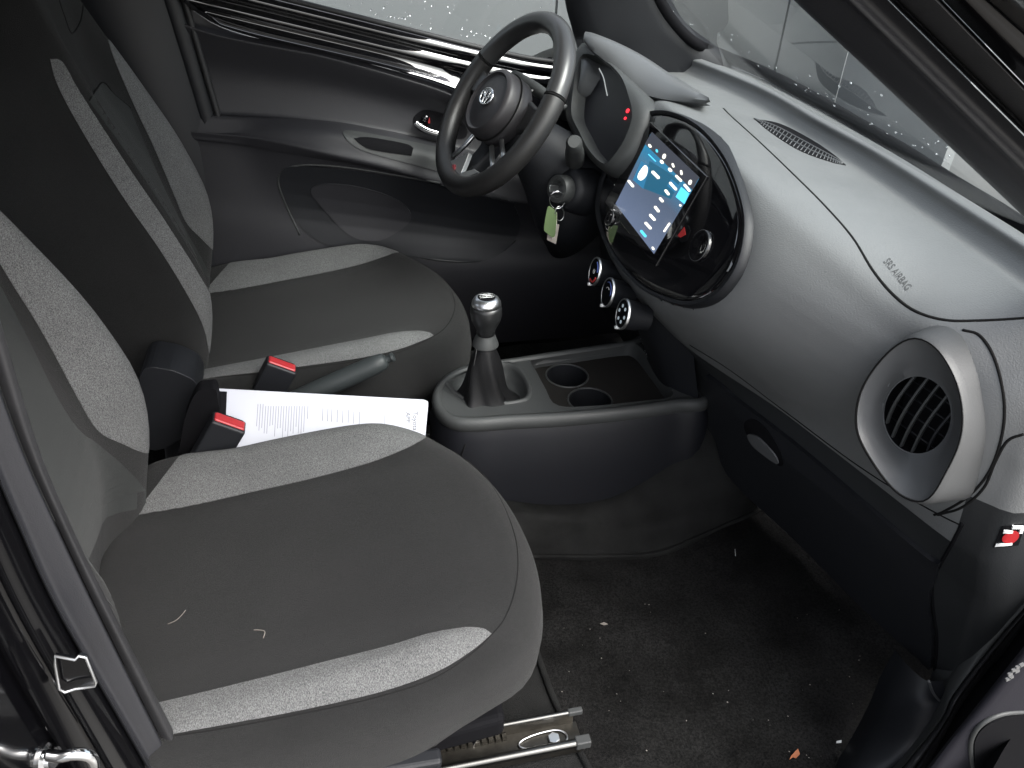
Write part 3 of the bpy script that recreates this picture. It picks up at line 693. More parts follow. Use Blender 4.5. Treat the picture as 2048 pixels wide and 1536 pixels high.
# ---- climate knobs
KN = _n((-.97, .05, .22))
st = MB(); kp = []
for i_, (x, y) in enumerate(((1190, 543), (1216, 585), (1246, 628))):
    P = sp(x, y)+np.array((0, 0, 0)); kp.append(P)
    k = thing('climate_knob', ['temperature knob with red and blue arc, furthest of the three climate knobs', 'middle climate knob with plain black face, between the other two', 'fan and airflow knob with white symbols, nearest of the three climate knobs'][i_], 'knob', tuple(P), 'climate control knobs')
    r = .030
    V, Fc = lathe(P-KN*.05, KN, [(0, r*.80), (.02, r*.82), (.021, r*.90), (.046, r*.93), (.048, r*.96)], 40); mesh('barrel', V, Fc, plB, k, sharp=35)
    V, Fc = lathe(P-KN*.002, KN, [(0, r*.985), (.003, r*.99), (.0045, r*.96), (.0045, r*.88), (.001, r*.86)], 40); mesh('chrome_ring', V, Fc, sat, k, sharp=35)
    V, Fc = cyl(P-KN*.002, KN, r*.87, .004, 40); mesh('face', V, Fc, blk, k, smooth=False)
    u = np.array((0, 1, 0)); u = _n(u-KN*u.dot(KN)); w = np.cross(KN, u); w = w if w[2] > 0 else -w
    def arc(a0, a1, rr, m_, wd=.0018):
        V, Fc = tube([P+KN*.0022+rr*(math.cos(a)*u+math.sin(a)*w) for a in np.linspace(a0, a1, 14)], wd, 6); mesh('face_mark', V, Fc, m_, k)
    if i_ == 0:
        arc(-1.3, .0-1.6-1.6, .022, redd, .0022) if False else arc(math.pi-.7+.9, math.pi+1.9, .021, redd, .0022); arc(math.pi-1.5, math.pi-.3, .021, blu, .002)
        arc(0, 6.2, .004, wht, .0008)
    if i_ == 1:
        arc(math.pi*.3, math.pi*.95, .020, blu, .0012); arc(.5, 2.2, .010, wht, .0008)
    if i_ == 2:
        for a in np.linspace(0, 2*math.pi, 7)[:-1]:
            c0 = P+KN*.002+.015*(math.cos(a)*u+math.sin(a)*w); V, Fc = cyl(c0, KN, .0034, .001, 8); mesh('face_mark', V, Fc, em('symbol', (.3, .36, .4), .5) if a == 0 else MATS['symbol'], k, smooth=False)
    V, Fc = cyl(P-w*r*.97, KN, .0032, .006, 12); mesh('pointer', V, Fc, wht, k, smooth=False)
# lower centre stack behind knobs
stk = resamp([tp(x, y, SP-SN*.07, SN) for x, y in [(1150, 520), (1230, 500), (1330, 600), (1400, 640), (1400, 900), (1290, 780), (1265, 660), (1170, 590)]], 8, True)
rowsS = [cr([(.585, .17, .80), (.60, .16, .70), (.64, .13, .60), (.67, .11, .52)], 5), cr([(.57, .08, .79), (.58, .08, .70), (.62, .07, .60), (.66, .06, .50)], 5), cr([(.575, -.03, .79), (.585, -.03, .70), (.625, -.03, .60), (.665, -.03, .50)], 5), cr([(.63, -.11, .79), (.64, -.10, .70), (.67, -.09, .60), (.70, -.08, .50)], 5)]
rowsS = [cr([rowsS[j][i] for j in range(4)], 5) for i in range(len(rowsS[0]))]
V, Fc = loft(rowsS); stackVF = (V, Fc); mesh('lower_stack', V, Fc, plB, dash)
sfS = Surf(stackVF)
for (x, y, r) in ((1272, 687, .008), (1292, 705, .006), (1275, 715, .008)):
    h, nn = sfS.hit(x, y); P = [h+nn*.001+r*(math.cos(a)*np.array((0, 1, 0))+math.sin(a)*np.array((.2, 0, .98))) for a in np.linspace(.2, 3.3, 10)]
    V, Fc = tube(P, .0009, 5); mesh('socket_rim', V, Fc, sat, dash)
# ================================================================== STEERING WHEEL
WC = ty(1000, 212, .36); WA = _n((-math.cos(math.radians(35)), -.15, math.sin(math.radians(35)))); WU = _n(np.array((0, 0, 1.))-WA*WA[2]); WL = np.cross(WU, WA)
WR = .185
wheel = thing('steering_wheel', 'three spoke leather steering wheel with round airbag hub and silver emblem', 'steering wheel', tuple(WC))
def wp(u, v, d=0): return WC+WL*u+WU*v+WA*d      # u to the car's left, v up, d toward driver
def rimseg(name, a0, a1, m_, r=.0195):
    A = np.linspace(a0, a1, max(8, int(abs(a1-a0)*20))); rows = []
    for a in A:
        c_ = np.array(wp(WR*math.cos(a), WR*math.sin(a)*(1 if math.sin(a) > 0 else .97))); rd = _n(WL*math.cos(a)+WU*math.sin(a))
        rows.append([c_+r*(1.05*math.cos(t)*rd+1.12*math.sin(t)*WA) for t in np.linspace(0, 2*math.pi, 17)[:-1]])
    V, Fc = loft(rows, True, True, True); return mesh(name, V, Fc, m_, wheel, sharp=60)
D = math.radians
lea2 = mat('smooth_rim', (.03, .03, .031), .28, spec=.55, smudge=.1)
rimseg('rim', D(22), D(158), lea2)
rimseg('rim', D(160), D(380), lea, .0198)
for a in (D(21), D(159)): rimseg('rim_seam', a-.008, a+.008, sea, .0202)
# hub
hb = []
for (s_, d_) in ((.9, -.075), (1.0, -.065), (1.02, -.03), (1.0, -.028), (1.0, -.026), (.99, .0), (.95, .010), (.86, .013), (.80, .006), (.78, .006), (.6, .010), (.3, .013), (.02, .014)):
    hb.append([wp(.078*s_*math.cos(a), .072*s_*math.sin(a)-.006, d_*.75+.024) for a in np.linspace(0, 2*math.pi, 49)[:-1]])
V, Fc = loft(hb, True, True, True); hub = mesh('hub', V, Fc, mat('hub_plastic', (.028, .026, .028), .45, spec=.45, bump=.2, bscale=900), wheel, sharp=55)
def ell(cx, cy, a_, b_, r_, d_=.0368):
    P = [wp(cx+a_*math.cos(t), cy+b_*math.sin(t), d_) for t in np.linspace(0, 2*math.pi, 41)[:-1]]; return tube(P, r_, 8, True)
mb = MB(); mb.add(*ell(0, 0, .025, .017, .0023)); mb.add(*ell(0, .0065, .0165, .0085, .002)); mb.add(*ell(0, -.001, .0075, .0155, .002)); mb.obj('emblem', chr_, hub)
V, Fc = tube([wp(.0798*math.cos(t), .0738*math.sin(t)-.006, .0045) for t in np.linspace(0, 2*math.pi, 65)[:-1]], .0016, 6, True); mesh('gap', V, Fc, sea, hub)
# spokes
def spoke(a, w0, w1, m_, nm='spoke'):
    u = np.array((math.cos(a), math.sin(a))); p = np.array((-u[1], u[0])); rows = []
    for t, w_, d_ in ((.055, w0, -.028), (.09, (w0+w1)/2*.9, -.032), (.13, w1*.9, -.024), (.172, w1*1.1, -.010)):
        c0 = u*t; rows.append([wp(*(c0+p*w_), d_), wp(*(c0+p*w_*.9), d_+.012), wp(*(c0-p*w_*.9), d_+.012), wp(*(c0-p*w_), d_), wp(*(c0-p*w_*.8), d_-.016), wp(*(c0+p*w_*.8), d_-.016)])
    V, Fc = loft(rows, True, True, True); return mesh(nm, V, Fc, m_, wheel, bev=.004, sharp=40)
spoke(D(6), .038, .026, lea2); spoke(D(174), .038, .026, lea2); s3 = spoke(D(270), .034, .026, plB)
# lower bright insert with red badge -> silver accents on the lower left spoke
for (u0, v0, u1, v1) in ((.055, -.050, .142, -.085), (.040, -.075, .125, -.115), (-.045, -.05, -.075, -.155)):
    V, Fc = tube([wp(u0, v0, -.012), wp((u0+u1)/2, (v0+v1)/2-.004, -.010), wp(u1, v1, -.002)], .005, 10); a_ = mesh('spoke_trim', V, Fc, sat, wheel)
for s_ in (-1, 1):
    sw = MB(); sw.add(*box(wp(s_*.100, .004, -.026), WL*.016, WU*.013, WA*.003)); k_ = sw.obj('button_pad', plB, wheel, smooth=False, bev=.003)
    for du in (-.009, .003, .012):
        V, Fc = box(wp(s_*.100+du, .004, -.0226), WL*.0025, WU*.003, WA*.0006); mesh('button_mark', V, Fc, wht, k_, smooth=False)
def wpx(x, y, d=0): return tp(x, y, WC+WA*d, WA)
V, Fc = slab([wpx(x, y, .004) for x, y in [(882, 352), (900, 322), (938, 305), (930, 326), (922, 345), (948, 338), (958, 344), (905, 366), (888, 362)]], WA, .010); tr_ = mesh('spoke_trim', V, Fc, mat('silver_trim', (.42, .43, .43), .3, .6), wheel, smooth=False, bev=.001)
V, Fc = lathe(wpx(906, 338, .004), WA, [(0, .0105), (.002, .0105), (.003, .009)], 20); mesh('red_badge', V, Fc, mat('red_gloss', (.22, .035, .04), .3), tr_)
# column
col = thing('steering_column', 'dark steering column cowl with stalks and ignition lock behind the wheel', 'steering column', tuple(wp(0, 0, -.12)))
rows = []
for d_, a_, b_, dv_ in ((-.04, .035, .035, -.01), (-.055, .048, .048, -.012), (-.11, .056, .056, -.022), (-.17, .064, .075, -.035), (-.24, .085, .11, -.045), (-.32, .11, .14, -.05)):
    rows.append([wp(a_*math.cos(t), b_*math.sin(t)*(1.0 if math.sin(t) > 0 else 1.15)+dv_, d_) for t in np.linspace(0, 2*math.pi, 41)[:-1]])
V, Fc = loft(rows, True, True, True); colVF = (V, Fc); mesh('cowl', V, Fc, plB, col)
sfc = Surf(colVF)
# left/right stalks placed from the view: light stalk and wiper stalk
a = ty(1100, 196, .36); b = ty(1025, 150, .44)
st_ = [a*(1-t)+b*t for t in np.linspace(-.4, 1, 10)]
V, Fc = tube(st_, .01, 16, rs=[.006, .006, .007, .010, .0125, .0135, .0135, .0135, .013, .011]); s1 = mesh('light_stalk', V, Fc, plM, col)
sfs = Surf((V, Fc)); mb = MB()
for x, y in ((1034, 156), (1042, 161), (1039, 167), (1056, 176), (1064, 181)):
    h, nn = sfs.hit(x, y); mb.add(*cyl(h, nn, .0024, .0006, 8))
mb.obj('symbols', wht, s1, smooth=False)
a = ty(1150, 320, .30); b = ty(1148, 284, .22)
V, Fc = tube([a, a*.6+b*.4, a*.3+b*.7, a*.05+b*.95, b+(b-a)*.02], .016, 20, rs=[.020, .020, .017, .0165, .012]); mesh('wiper_stalk', V, Fc, plM, col, sharp=45)
IG = ty(1113, 378, .285); IN = _n((-.80, -.45, .25))
V, Fc = lathe(IG-IN*.03, IN, [(0, .030), (.026, .030), (.030, .027), (.030, .020), (.026, .0185), (.026, .015), (.022, .012)], 36); ig = mesh('ignition_lock', V, Fc, plM, col, sharp=40)
V, Fc = lathe(IG-IN*.09, IN, [(0, .055), (.05, .045), (.062, .036), (.064, .028)], 36); mesh('lock_housing', V, Fc, plB, col, sharp=50)
# key with ring and tags
key = thing('car_key', 'car key in the ignition with steel rings and green tag hanging', 'key', tuple(IG))
V, Fc = box(IG+IN*.008, IN*.014, (0, 0, .008), (0, .002, 0)); mesh('key_bow', V, Fc, sat, key, smooth=False, bev=.002)
KY = float(IG[1])-.015
def ring(name, cx, cy, rp, r, m_, rot=0):
    P = [ty(cx+rp[0]*math.cos(t), cy+rp[1]*math.sin(t), KY+.004*math.sin(t+rot)) for t in np.linspace(0, 2*math.pi, 37)[:-1]]
    V, Fc = tube(P, r, 8, True); mesh(name, V, Fc, m_, key)
ring('split_ring', 1114.5, 400, (15.5, 17), .0016, chr_); ring('small_ring', 1119, 427, (9, 14.5), .0012, sat, 1)
V, Fc = slab([ty(x, y, KY-.004) for x, y in cr([(1096, 414), (1103, 415), (1113, 424), (1113, 445), (1110, 472), (1103, 474), (1093, 466), (1088, 459), (1091, 435)], 3, True)], (0, -1, .2), .004); tg = mesh('green_tag', V, Fc, grn, key, smooth=False, bev=.001)
V, Fc = slab([ty(x, y, KY-.002) for x, y in [(1110, 421), (1114, 425), (1114, 448), (1109, 475), (1104, 477), (1108, 450)]], (0, -1, .2), .006); mesh('tag_edge', V, Fc, cre, tg, smooth=False)
V, Fc = slab([ty(x, y, KY+.003) for x, y in [(1098, 440), (1119, 450), (1112, 489), (1094, 480)]], (0, -1, .2), .003); mesh('second_tag', V, Fc, mat('taupe_tag', (.35, .31, .28), .5), key, smooth=False, bev=.0008)
# ================================================================== CENTRE CONSOLE
CZ = .578
def cz(x, y, z=CZ): return tz(x, y, z)
outc = [(1010, 716), (960, 722), (912, 737), (882, 758), (868, 785), (875, 815), (905, 836), (950, 840), (1020, 835), (1120, 830), (1250, 818), (1355, 803), (1420, 790), (1400, 700), (1290, 668), (1262, 678), (1150, 695)]
CO = resamp(cr([cz(x, y) for x, y in outc], 6, True), 120, True); cC = sum(CO)/120
con = thing('centre_console', 'low charcoal centre console with cup holders between the front seats', 'centre console', (float(cC[0]), float(cC[1]), .42))
def csc(k, dz, P=CO):
    out = []
    for i, p in enumerate(P):
        t_ = P[(i+1) % len(P)]-P[i-1]; nrm = _n(np.array((t_[1], -t_[0], 0)));
        if nrm.dot(p-cC) < 0: nrm = -nrm
        out.append(p+nrm*k+np.array((0, 0, dz)))
    return out
V, Fc = loft([csc(.012, -.26), csc(.012, -.14), csc(.008, -.05), csc(.001, -.028)], True, True, False); mesh('body', V, Fc, mat('console_side', (.006, .0065, .009), .5, spec=.4, bump=.2, bscale=900), con, sharp=50)
V, Fc = loft([csc(-.001, -.030), csc(.003, -.026), csc(.005, -.014), csc(.002, -.004), csc(-.005, 0), csc(-.012, -.001), csc(-.014, -.006)], True); mesh('rim', V, Fc, plM, con)
bo = [(889, 762), (912, 742), (945, 731), (985, 726), (1025, 728), (1050, 748), (1062, 775), (1058, 797), (1030, 806), (985, 808), (935, 800), (905, 785)]
tr = [(1064, 712), (1150, 698), (1250, 684), (1275, 690), (1300, 720), (1330, 760), (1345, 792), (1280, 802), (1180, 812), (1113, 810), (1090, 775), (1074, 745)]
BO = resamp(cr([cz(x, y, CZ-.005) for x, y in bo], 5, True), 60, True); TR = resamp(cr([cz(x, y, CZ-.005) for x, y in tr], 5, True), 60, True)
V, Fc = plate([csc(-.010, -.005), BO, TR], (0, 0, 1), .004); mesh('top_plate', V, Fc, plM, con, smooth=False)
cBo = sum(BO)/60
V, Fc = loft([[cBo+(p-cBo)*1.03+np.array((0, 0, -.002)) for p in BO], [cBo+(p-cBo)*1.0+np.array((0, 0, .004)) for p in BO], [cBo+(p-cBo)*.92+np.array((0, 0, .003)) for p in BO], [cBo+(p-cBo)*.88+np.array((0, 0, -.006)) for p in BO], [cBo+(p-cBo)*.8+np.array((0, 0, -.03)) for p in BO]], True, False, True); mesh('boot_surround', V, Fc, plM, con)
cTr = sum(TR)/60
cup1 = [(1105+0, 0)]
def cl_(cx, cy, rx, ry, z, n=24): return [cz(cx+rx*math.cos(t), cy+ry*math.sin(t), z) for t in np.linspace(0, 2*math.pi, n+1)[:-1]]
trF = [cTr+(p-cTr)*.95+np.array((0, 0, -.035)) for p in TR]
c1 = cz(1134, 752, CZ-.040); c2 = cz(1180, 802, CZ-.040); R_ = .040
def fig8(R, z):
    d = c2-c1; L = np.linalg.norm(d[:2]); a0 = math.atan2(d[1], d[0]); pts = []
    g = math.acos(min(L/2/R, 1))*1.0
    for t in np.linspace(a0+g, a0+2*math.pi-g, 26): pts.append(np.array((c1[0]+R*math.cos(t), c1[1]+R*math.sin(t), z)))
    for t in np.linspace(a0+math.pi+g, a0+3*math.pi-g, 26): pts.append(np.array((c2[0]+R*math.cos(t), c2[1]+R*math.sin(t), z)))
    return pts
f8 = fig8(.0455, CZ-.040)
tw = []
for i in range(60): tw.append(TR[i])
V, Fc = loft([TR, [p+np.array((0, 0, -.035)) for p in [cTr+(q_-cTr)*.975 for q_ in TR]]], True); mesh('tray_wall', V, Fc, plM, con)
V, Fc = loft([f8, fig8(.043, CZ-.11)], True, False, True); ch_ = mesh('cup_holder', V, Fc, plB, con, sharp=50)
V, Fc = tube([p+np.array((0, 0, .001)) for p in f8], .0022, 8, True); mesh('cup_rim', V, Fc, plM, ch_)
V, Fc = plate([[cTr+(q_-cTr)*.985+np.array((0, 0, -.034)) for q_ in TR], f8], (0, 0, 1), .002); mesh('tray', V, Fc, mat('tray_rubber', (.014, .013, .012), .8, spec=.2, bump=.4, bscale=500), con, smooth=False)
V, Fc = box((.17, -.117, .50), (.001, 0, .0), (0, .0008, 0), (0, 0, .06))
def px_of(p):
    q = M3.T @ (np.array(p)-CAM); return 1024+F*q[0]/-q[2], 768-F*q[1]/-q[2]
gi = min(range(120), key=lambda i: abs(px_of(CO[i])[0]-930)+(0 if px_of(CO[i])[1] > 790 else 999))
gp = [csc(.0085, -.052)[gi], csc(.0125, -.10)[gi-1], csc(.0135, -.14)[gi-2], csc(.0135, -.22)[gi-4]]
mesh('panel_gap', *tube(cr(gp, 4), .0012, 6), sea, con)
# gear lever
gx, gy = .257, 0.0
gl = thing('gear_lever', 'gear lever with leather boot and silver capped round knob', 'gear lever', (gx, gy, .57))
rows = []
for z, rx, ry in ((.553, .070, .058), (.560, .062, .052), (.572, .049, .044), (.59, .041, .037), (.615, .037, .033), (.64, .033, .029), (.66, .028, .025), (.68, .020, .019), (.690, .0175, .017)):
    row = []
    for k in range(48):
        t = 2*math.pi*k/48; fo = 1+.13*sm(.69, .60, z)*math.sin(5*t+8*(z-.55)*3)+.05*math.sin(9*t+z*60)*sm(.69, .62, z)
        row.append((gx+rx*fo*math.cos(t), gy+ry*fo*math.sin(t), z))
    rows.append(row)
V, Fc = loft(rows, True, False, True); mesh('boot', V, Fc, bot, gl, sub=1)
V, Fc = tube([(gx-.032+.012*t, gy-.012-.004*t, .60+.09*t) for t in np.linspace(0, 1, 8)], .0009, 5); mesh('boot_stitching', V, Fc, thr, gl)
V, Fc = lathe((gx, gy, .688), (0, 0, 1), [(0, .0235), (.002, .0250), (.006, .0245), (.014, .0215), (.022, .0185), (.026, .0170), (.028, .0170)], 32); mesh('collar', V, Fc, plM, gl, sharp=40)
V, Fc = lathe((gx, gy, .712), (0, 0, 1), [(0, .0170), (.010, .0178), (.020, .0215), (.032, .0272), (.044, .0298), (.056, .0292), (.064, .0272)], 40); mesh('knob', V, Fc, mat('knob_plastic', (.012, .0125, .013), .35, spec=.5), gl)
V, Fc = lathe((gx, gy, .776), (0, 0, 1), [(0, .0275), (.006, .0268), (.012, .0235), (.015, .0195), (.0155, .0165)], 40); cap = mesh('chrome_cap', V, Fc, sat, gl)
V, Fc = lathe((gx, gy, .7905), (0, 0, 1), [(0, .0168), (.0015, .0160), (.0030, .010), (.0034, .001)], 32); mesh('pattern_disc', V, Fc, blk, cap)
mb = MB()
for a, b in (((-.009, .006), (.009, .006)), ((-.009, 0), (.009, 0)), ((-.009, -.006), (.009, -.006)), ((0, -.006), (0, .006))):
    mb.add(*tube([(gx+a[0], gy+a[1], .7942), (gx+b[0], gy+b[1], .7942)], .0006, 5))
for i_, (x, y) in enumerate(((.011, .006), (-.0115, .006), (.011, 0), (-.0115, 0), (.011, -.006), (-.0115, -.006))):
    V, Fc = text_tris('1 2 3 4 5 R'.split()[i_], .0055)
    mb.add([(gx+x+v[1]-.0018, gy+y-v[0]+.0015, .7944) for v in V], Fc)
mb.obj('shift_pattern', wht, cap, smooth=False)
# handbrake
hbk = thing('parking_brake', 'slim charcoal handbrake lever lying between the seats, push button at its tip', 'handbrake', (-.1, .02, .58))
pa = ty(560, 815, .03); pb = ty(768, 722, .03)
P = [pa*(1-t)+pb*t for t in np.linspace(-.15, 1, 14)]
rows = []
dr = _n(pb-pa); uu = np.array((0, 1, 0)); ww = np.cross(dr, uu)
for i_, p in enumerate(P):
    t = i_/13; r = .0185*(1 if t < .93 else .86)*(1+.10*math.sin(t*3)); rows.append([p+r*(math.cos(a)*uu*.95+math.sin(a)*ww*1.0) for a in np.linspace(0, 2*math.pi, 21)[:-1]])
rows.append([pb+dr*.006+.009*(math.cos(a)*uu+math.sin(a)*ww) for a in np.linspace(0, 2*math.pi, 21)[:-1]])
V, Fc = loft(rows, True, True, True); mesh('grip', V, Fc, mat('brake_plastic', (.022, .026, .027), .5, spec=.35, bump=.2, bscale=700), hbk, sharp=60)
V, Fc = lathe(pb+dr*.002, dr, [(0, .008), (.004, .0075), (.012, .0075), (.014, .0095), (.018, .009), (.0195, .006)], 20); mesh('push_button', V, Fc, MATS['brake_plastic'], hbk, sharp=50)
V, Fc = box((-.20, .035, .50), (.12, 0, 0), (0, .07, 0), (0, 0, .05)); mesh('base', V, Fc, plB, hbk, smooth=False, bev=.02)
# seat belt buckles
def buckle(tl, tr_, bl, y, label, h, wy=.017):
    a = ty(*tl, y); b = ty(*tr_, y); c_ = ty(*bl, y); up = _n((a-c_)); wx = _n(b-a-up*(b-a).dot(up)); W = np.linalg.norm(b-a)/2; c0 = (a+b)/2
    t = thing('seat_belt_buckle', label, 'seat belt buckle', tuple(c0), 'seat belt buckles')
    V, Fc = box(c0-up*h/2, wx*W, (0, wy, 0), up*h/2); bd = mesh('housing', V, Fc, plB, t, smooth=False, bev=.004)
    V, Fc = box(c0-up*.0015, wx*W*.90, (0, wy*.66, 0), up*.0042); mesh('release_button', V, Fc, red, t, smooth=False, bev=.003)
    V, Fc = box(c0-up*.001+np.array((0, wy*.82, 0)), wx*W*.8, (0, wy*.08, 0), up*.0014); mesh('tongue_slot', V, Fc, blk, t, smooth=False)
    V, Fc = box(c0-up*(h+.04), wx*W*.6, (0, wy*.4, 0), up*.05); mesh('stalk', V, Fc, blk, t, smooth=False, bev=.004)
    return t
buckle((428, 828), (490, 858), (384, 905), -.115, 'nearer seat belt buckle with red button, in front of the white booklet', .10)
buckle((538, 712), (590, 744), (508, 770), .075, 'farther seat belt buckle with red button, beside the handbrake', .10)
# black belt sleeve behind near buckle
V, Fc = slab([ty(x, y, -.075) for x, y in cr([(392, 786), (415, 779), (431, 780), (436, 800), (440, 840), (430, 900), (360, 925), (362, 880), (372, 830)], 4, True)], (0, -1, 0), .03)
o = mesh('belt_anchor_cover', V, Fc, blk, None, smooth=False, bev=.006); tagit(o, 'black curved anchor cover behind the nearer seat belt buckle', 'cover')
V, Fc = slab([ty(x, y, -.0) for x, y in cr([(285, 742), (330, 738), (372, 752), (392, 768), (398, 800), (370, 870), (300, 900), (270, 820)], 5, True)], (0, -1, 0), .09); o = mesh('console_box', V, Fc, plB, None, smooth=False, bev=.018); tagit(o, 'rounded dark rear console end between the two seat backs', 'console')
# booklet
NB = [ty(424, 776, -.035), ty(848, 799, -.035), ty(856, 803, -.037), ty(856, 812, -.043), ty(848, 905, -.115), ty(470, 935, -.135)]
nb = _n(np.cross(NB[1]-NB[0], NB[4]-NB[1])); nb = nb if nb[2] > 0 else -nb
NB = [p-nb*((p-NB[0]).dot(nb)) for p in NB]
V, Fc = slab(NB, nb, .0035); bk = mesh('booklet', V, Fc, pap, None, smooth=False, bev=.0006); tagit(bk, 'white printed document tucked between the seats behind the near cushion', 'document')
def onb(x, y, o_=.0004): return tp(x, y, NB[0]+nb*o_, nb)
e1 = _n(NB[1]-NB[0]); e2 = np.cross(nb, e1); e2 = e2 if (NB[4]-NB[0]).dot(e2) > 0 else -e2     # e2 towards viewer
def printed(txt, x, y, size, m_=ink, nm='print'):
    V, Fc = text_tris(txt, size); o0 = onb(x, y)
    # reading direction towards the viewer, letter tops toward +x
    mesh(nm, [o0+e2*v[0]+e1*v[1] for v in V], Fc, m_, bk, smooth=False)
ink2 = mat('bold_ink', (.06, .06, .07), .7); printed('Toyota', 826, 822, .013, ink2, 'lettering'); printed('APP', 812, 824, .012, ink2, 'lettering')
mb = MB()
xk = 516
random.seed(3)
while xk < 610:
    o0 = onb(xk, 812 if xk > 530 else 808); L_ = random.uniform(.035, .060)
    mb.add(*box(o0+e2*L_/2, e1*.00045, e2*L_/2, nb*.0001)); xk += 5.2
mb.obj('text_block', ink, bk, smooth=False); mb = MB()
for xk, yy in ((616, 812), (646, 816), (656, 817), (664, 818), (675, 819), (686, 820), (697, 820), (708, 822), (719, 823), (770, 826)):
    if xk in (646, 770): mb.obj('text_block', ink, bk, smooth=False); mb = MB()
    o0 = onb(xk, yy); mb.add(*box(o0+e2*.012, e1*.0005, e2*.012, nb*.0001))
mb.obj('text_block', ink, bk, smooth=False)
V, Fc = slab([onb(432, 782, .0006), onb(454, 783, .0006), onb(452, 830, .0006), onb(428, 830, .0006)], nb, .0004); mesh('black_strip', V, Fc, blk, bk, smooth=False)
# ================================================================== FAR DOOR
def drow(pts): return [ty(x, y, yy) for x, y, yy in pts]
dX = np.linspace(-.30, .86, 60)
def drow(pts):
    P = sorted([tuple(ty(x, y, yy)) for x, y, yy in pts]); xs = [p[0] for p in P]
    Z_ = [p[2] for p in P]; Y_ = [p[1] for p in P]; out = []
    for x in dX:
        if x < xs[0]: z = Z_[0]+(x-xs[0])*(Z_[1]-Z_[0])/(xs[1]-xs[0]); y = Y_[0]
        elif x > xs[-1]: z = Z_[-1]+(x-xs[-1])*(Z_[-1]-Z_[-2])/(xs[-1]-xs[-2])*.6; y = Y_[-1]
        else: z = np.interp(x, xs, Z_); y = np.interp(x, xs, Y_)
        out.append(np.array((x, y, z)))
    # smooth
    for _ in range(3): out = [out[0]]+[(out[i-1]+2*out[i]+out[i+1])/4 for i in range(1, len(out)-1)]+[out[-1]]
    return out
door = thing('driver_door', 'closed driver door with black gloss upper trim, chrome handle and storage pocket', 'car door', (.2, .68, .6))
beltT = drow([(560, 0, .675), (740, 45, .675), (950, 98, .675), (1060, 122, .675)])
rows = [[p+np.array((0, .03, -.02)) for p in beltT], beltT]
def off(R, dz, dy): return [p+np.array((0, dy, dz)) for p in R]
b0 = off(beltT, -.002, -.004)
V, Fc = tube(off(beltT, .004, .008), .006, 8); mesh('window_seal', V, Fc, rub, door)
gl_rows = [off(beltT, -.001, 0), off(beltT, -.006, -.006), off(beltT, -.014, -.010), off(beltT, -.022, -.006), off(beltT, -.026, .002), off(beltT, -.030, -.002), off(beltT, -.040, -.010), off(beltT, -.050, -.010), off(beltT, -.056, -.002), off(beltT, -.062, -.001)]
glb = drow([(385, 20, .66), (420, 48, .66), (520, 78, .66), (640, 105, .66), (760, 132, .66), (870, 162, .66), (935, 188, .66), (1050, 225, .66)])
glm = [a*.5+b*.5+np.array((0, -.004, 0)) for a, b in zip(gl_rows[-1], glb)]
gl_rows += [glm, off(glb, .012, -.004), off(glb, .004, -.010), off(glb, 0, -.002), off(glb, -.002, .01)]
V, Fc = loft(gl_rows); mesh('gloss_trim', V, Fc, glo, door, sharp=70, label='painted gloss black metal below the window')
padT = drow([(400, 62, .655), (430, 72, .655), (520, 90, .655), (640, 112, .655), (760, 145, .655), (870, 178, .655), (935, 205, .655), (1050, 250, .655)])
padB = drow([(480, 235, .655), (560, 238, .655), (680, 248, .655), (800, 270, .655), (880, 290, .655), (1000, 320, .655)])
shT = drow([(480, 262, .645), (560, 258, .63), (640, 265, .618), (760, 285, .612), (880, 315, .612), (1000, 345, .612)])
shE = drow([(480, 272, .640), (560, 285, .615), (640, 302, .595), (760, 328, .588), (880, 362, .588), (1000, 395, .588)])
lw1 = drow([(500, 305, .645), (560, 318, .625), (640, 328, .615), (760, 348, .612), (880, 372, .612), (1000, 400, .612)])
lw2 = drow([(500, 400, .64), (640, 420, .64), (800, 440, .64), (1000, 470, .64)])
lw3 = drow([(510, 500, .63), (700, 540, .62), (950, 545, .61), (1100, 540, .61)])
lw4 = [np.array((p[0], .63, .30)) for p in lw3]
P_ = [off(glb, -.004, .012), off(padT, .010, .012), off(padT, .004, .004), padT, off(padT, -.02, .006), [a*.5+b*.5+np.array((0, .022, 0)) for a, b in zip(padT, padB)], off(padB, .01, .012), padB, shT, [a*.3+b*.7+np.array((0, .001, .001)) for a, b in zip(shT, shE)], shE, off(shE, -.010, .002), [a*.5+b*.5 for a, b in zip(shE, lw1)], lw1, lw2, lw3, lw4]
fine = []
for i in range(len(dX)):
    c_ = [r[i] for r in P_]; fine.append(cr(c_, 4))
doorVF = loft(fine); mesh('door_panel', doorVF[0], doorVF[1], pad, door)
sfDr = Surf(doorVF)
decal('pocket', [(560, 350), (590, 332), (680, 338), (800, 356), (900, 372), (1010, 395), (1040, 450), (1010, 500), (960, 522), (880, 518), (700, 500), (620, 470), (575, 410)], sfDr, plB, door, off=.003, step=14, label='recessed storage pocket in the far door')
seam('pocket_edge', [(600, 470), (572, 410), (556, 362), (572, 338), (620, 330), (700, 336), (800, 352), (880, 366)], sfDr, plM, door, r=.003)
seam('pocket_edge', [(800, 505), (880, 520), (950, 522), (1000, 505), (1030, 480)], sfDr, plM, door, r=.004)
decal('pocket_insert', [(622, 380), (650, 366), (720, 372), (800, 400), (820, 440), (760, 480), (700, 470), (650, 420)], sfDr, pad, door, off=.006, step=14)
pg = decal('pull_recess', [(686, 268), (700, 262), (760, 272), (860, 292), (900, 305), (900, 345), (830, 330), (740, 306), (705, 290)], sfDr, plM, door, off=.002, step=8, label='armrest grip recess')
decal('pull_cavity', [(708, 278, 1), (740, 277), (810, 290), (826, 298, 1), (822, 312, 1), (780, 306), (735, 297)], sfDr, blk, door, off=.004, step=8)
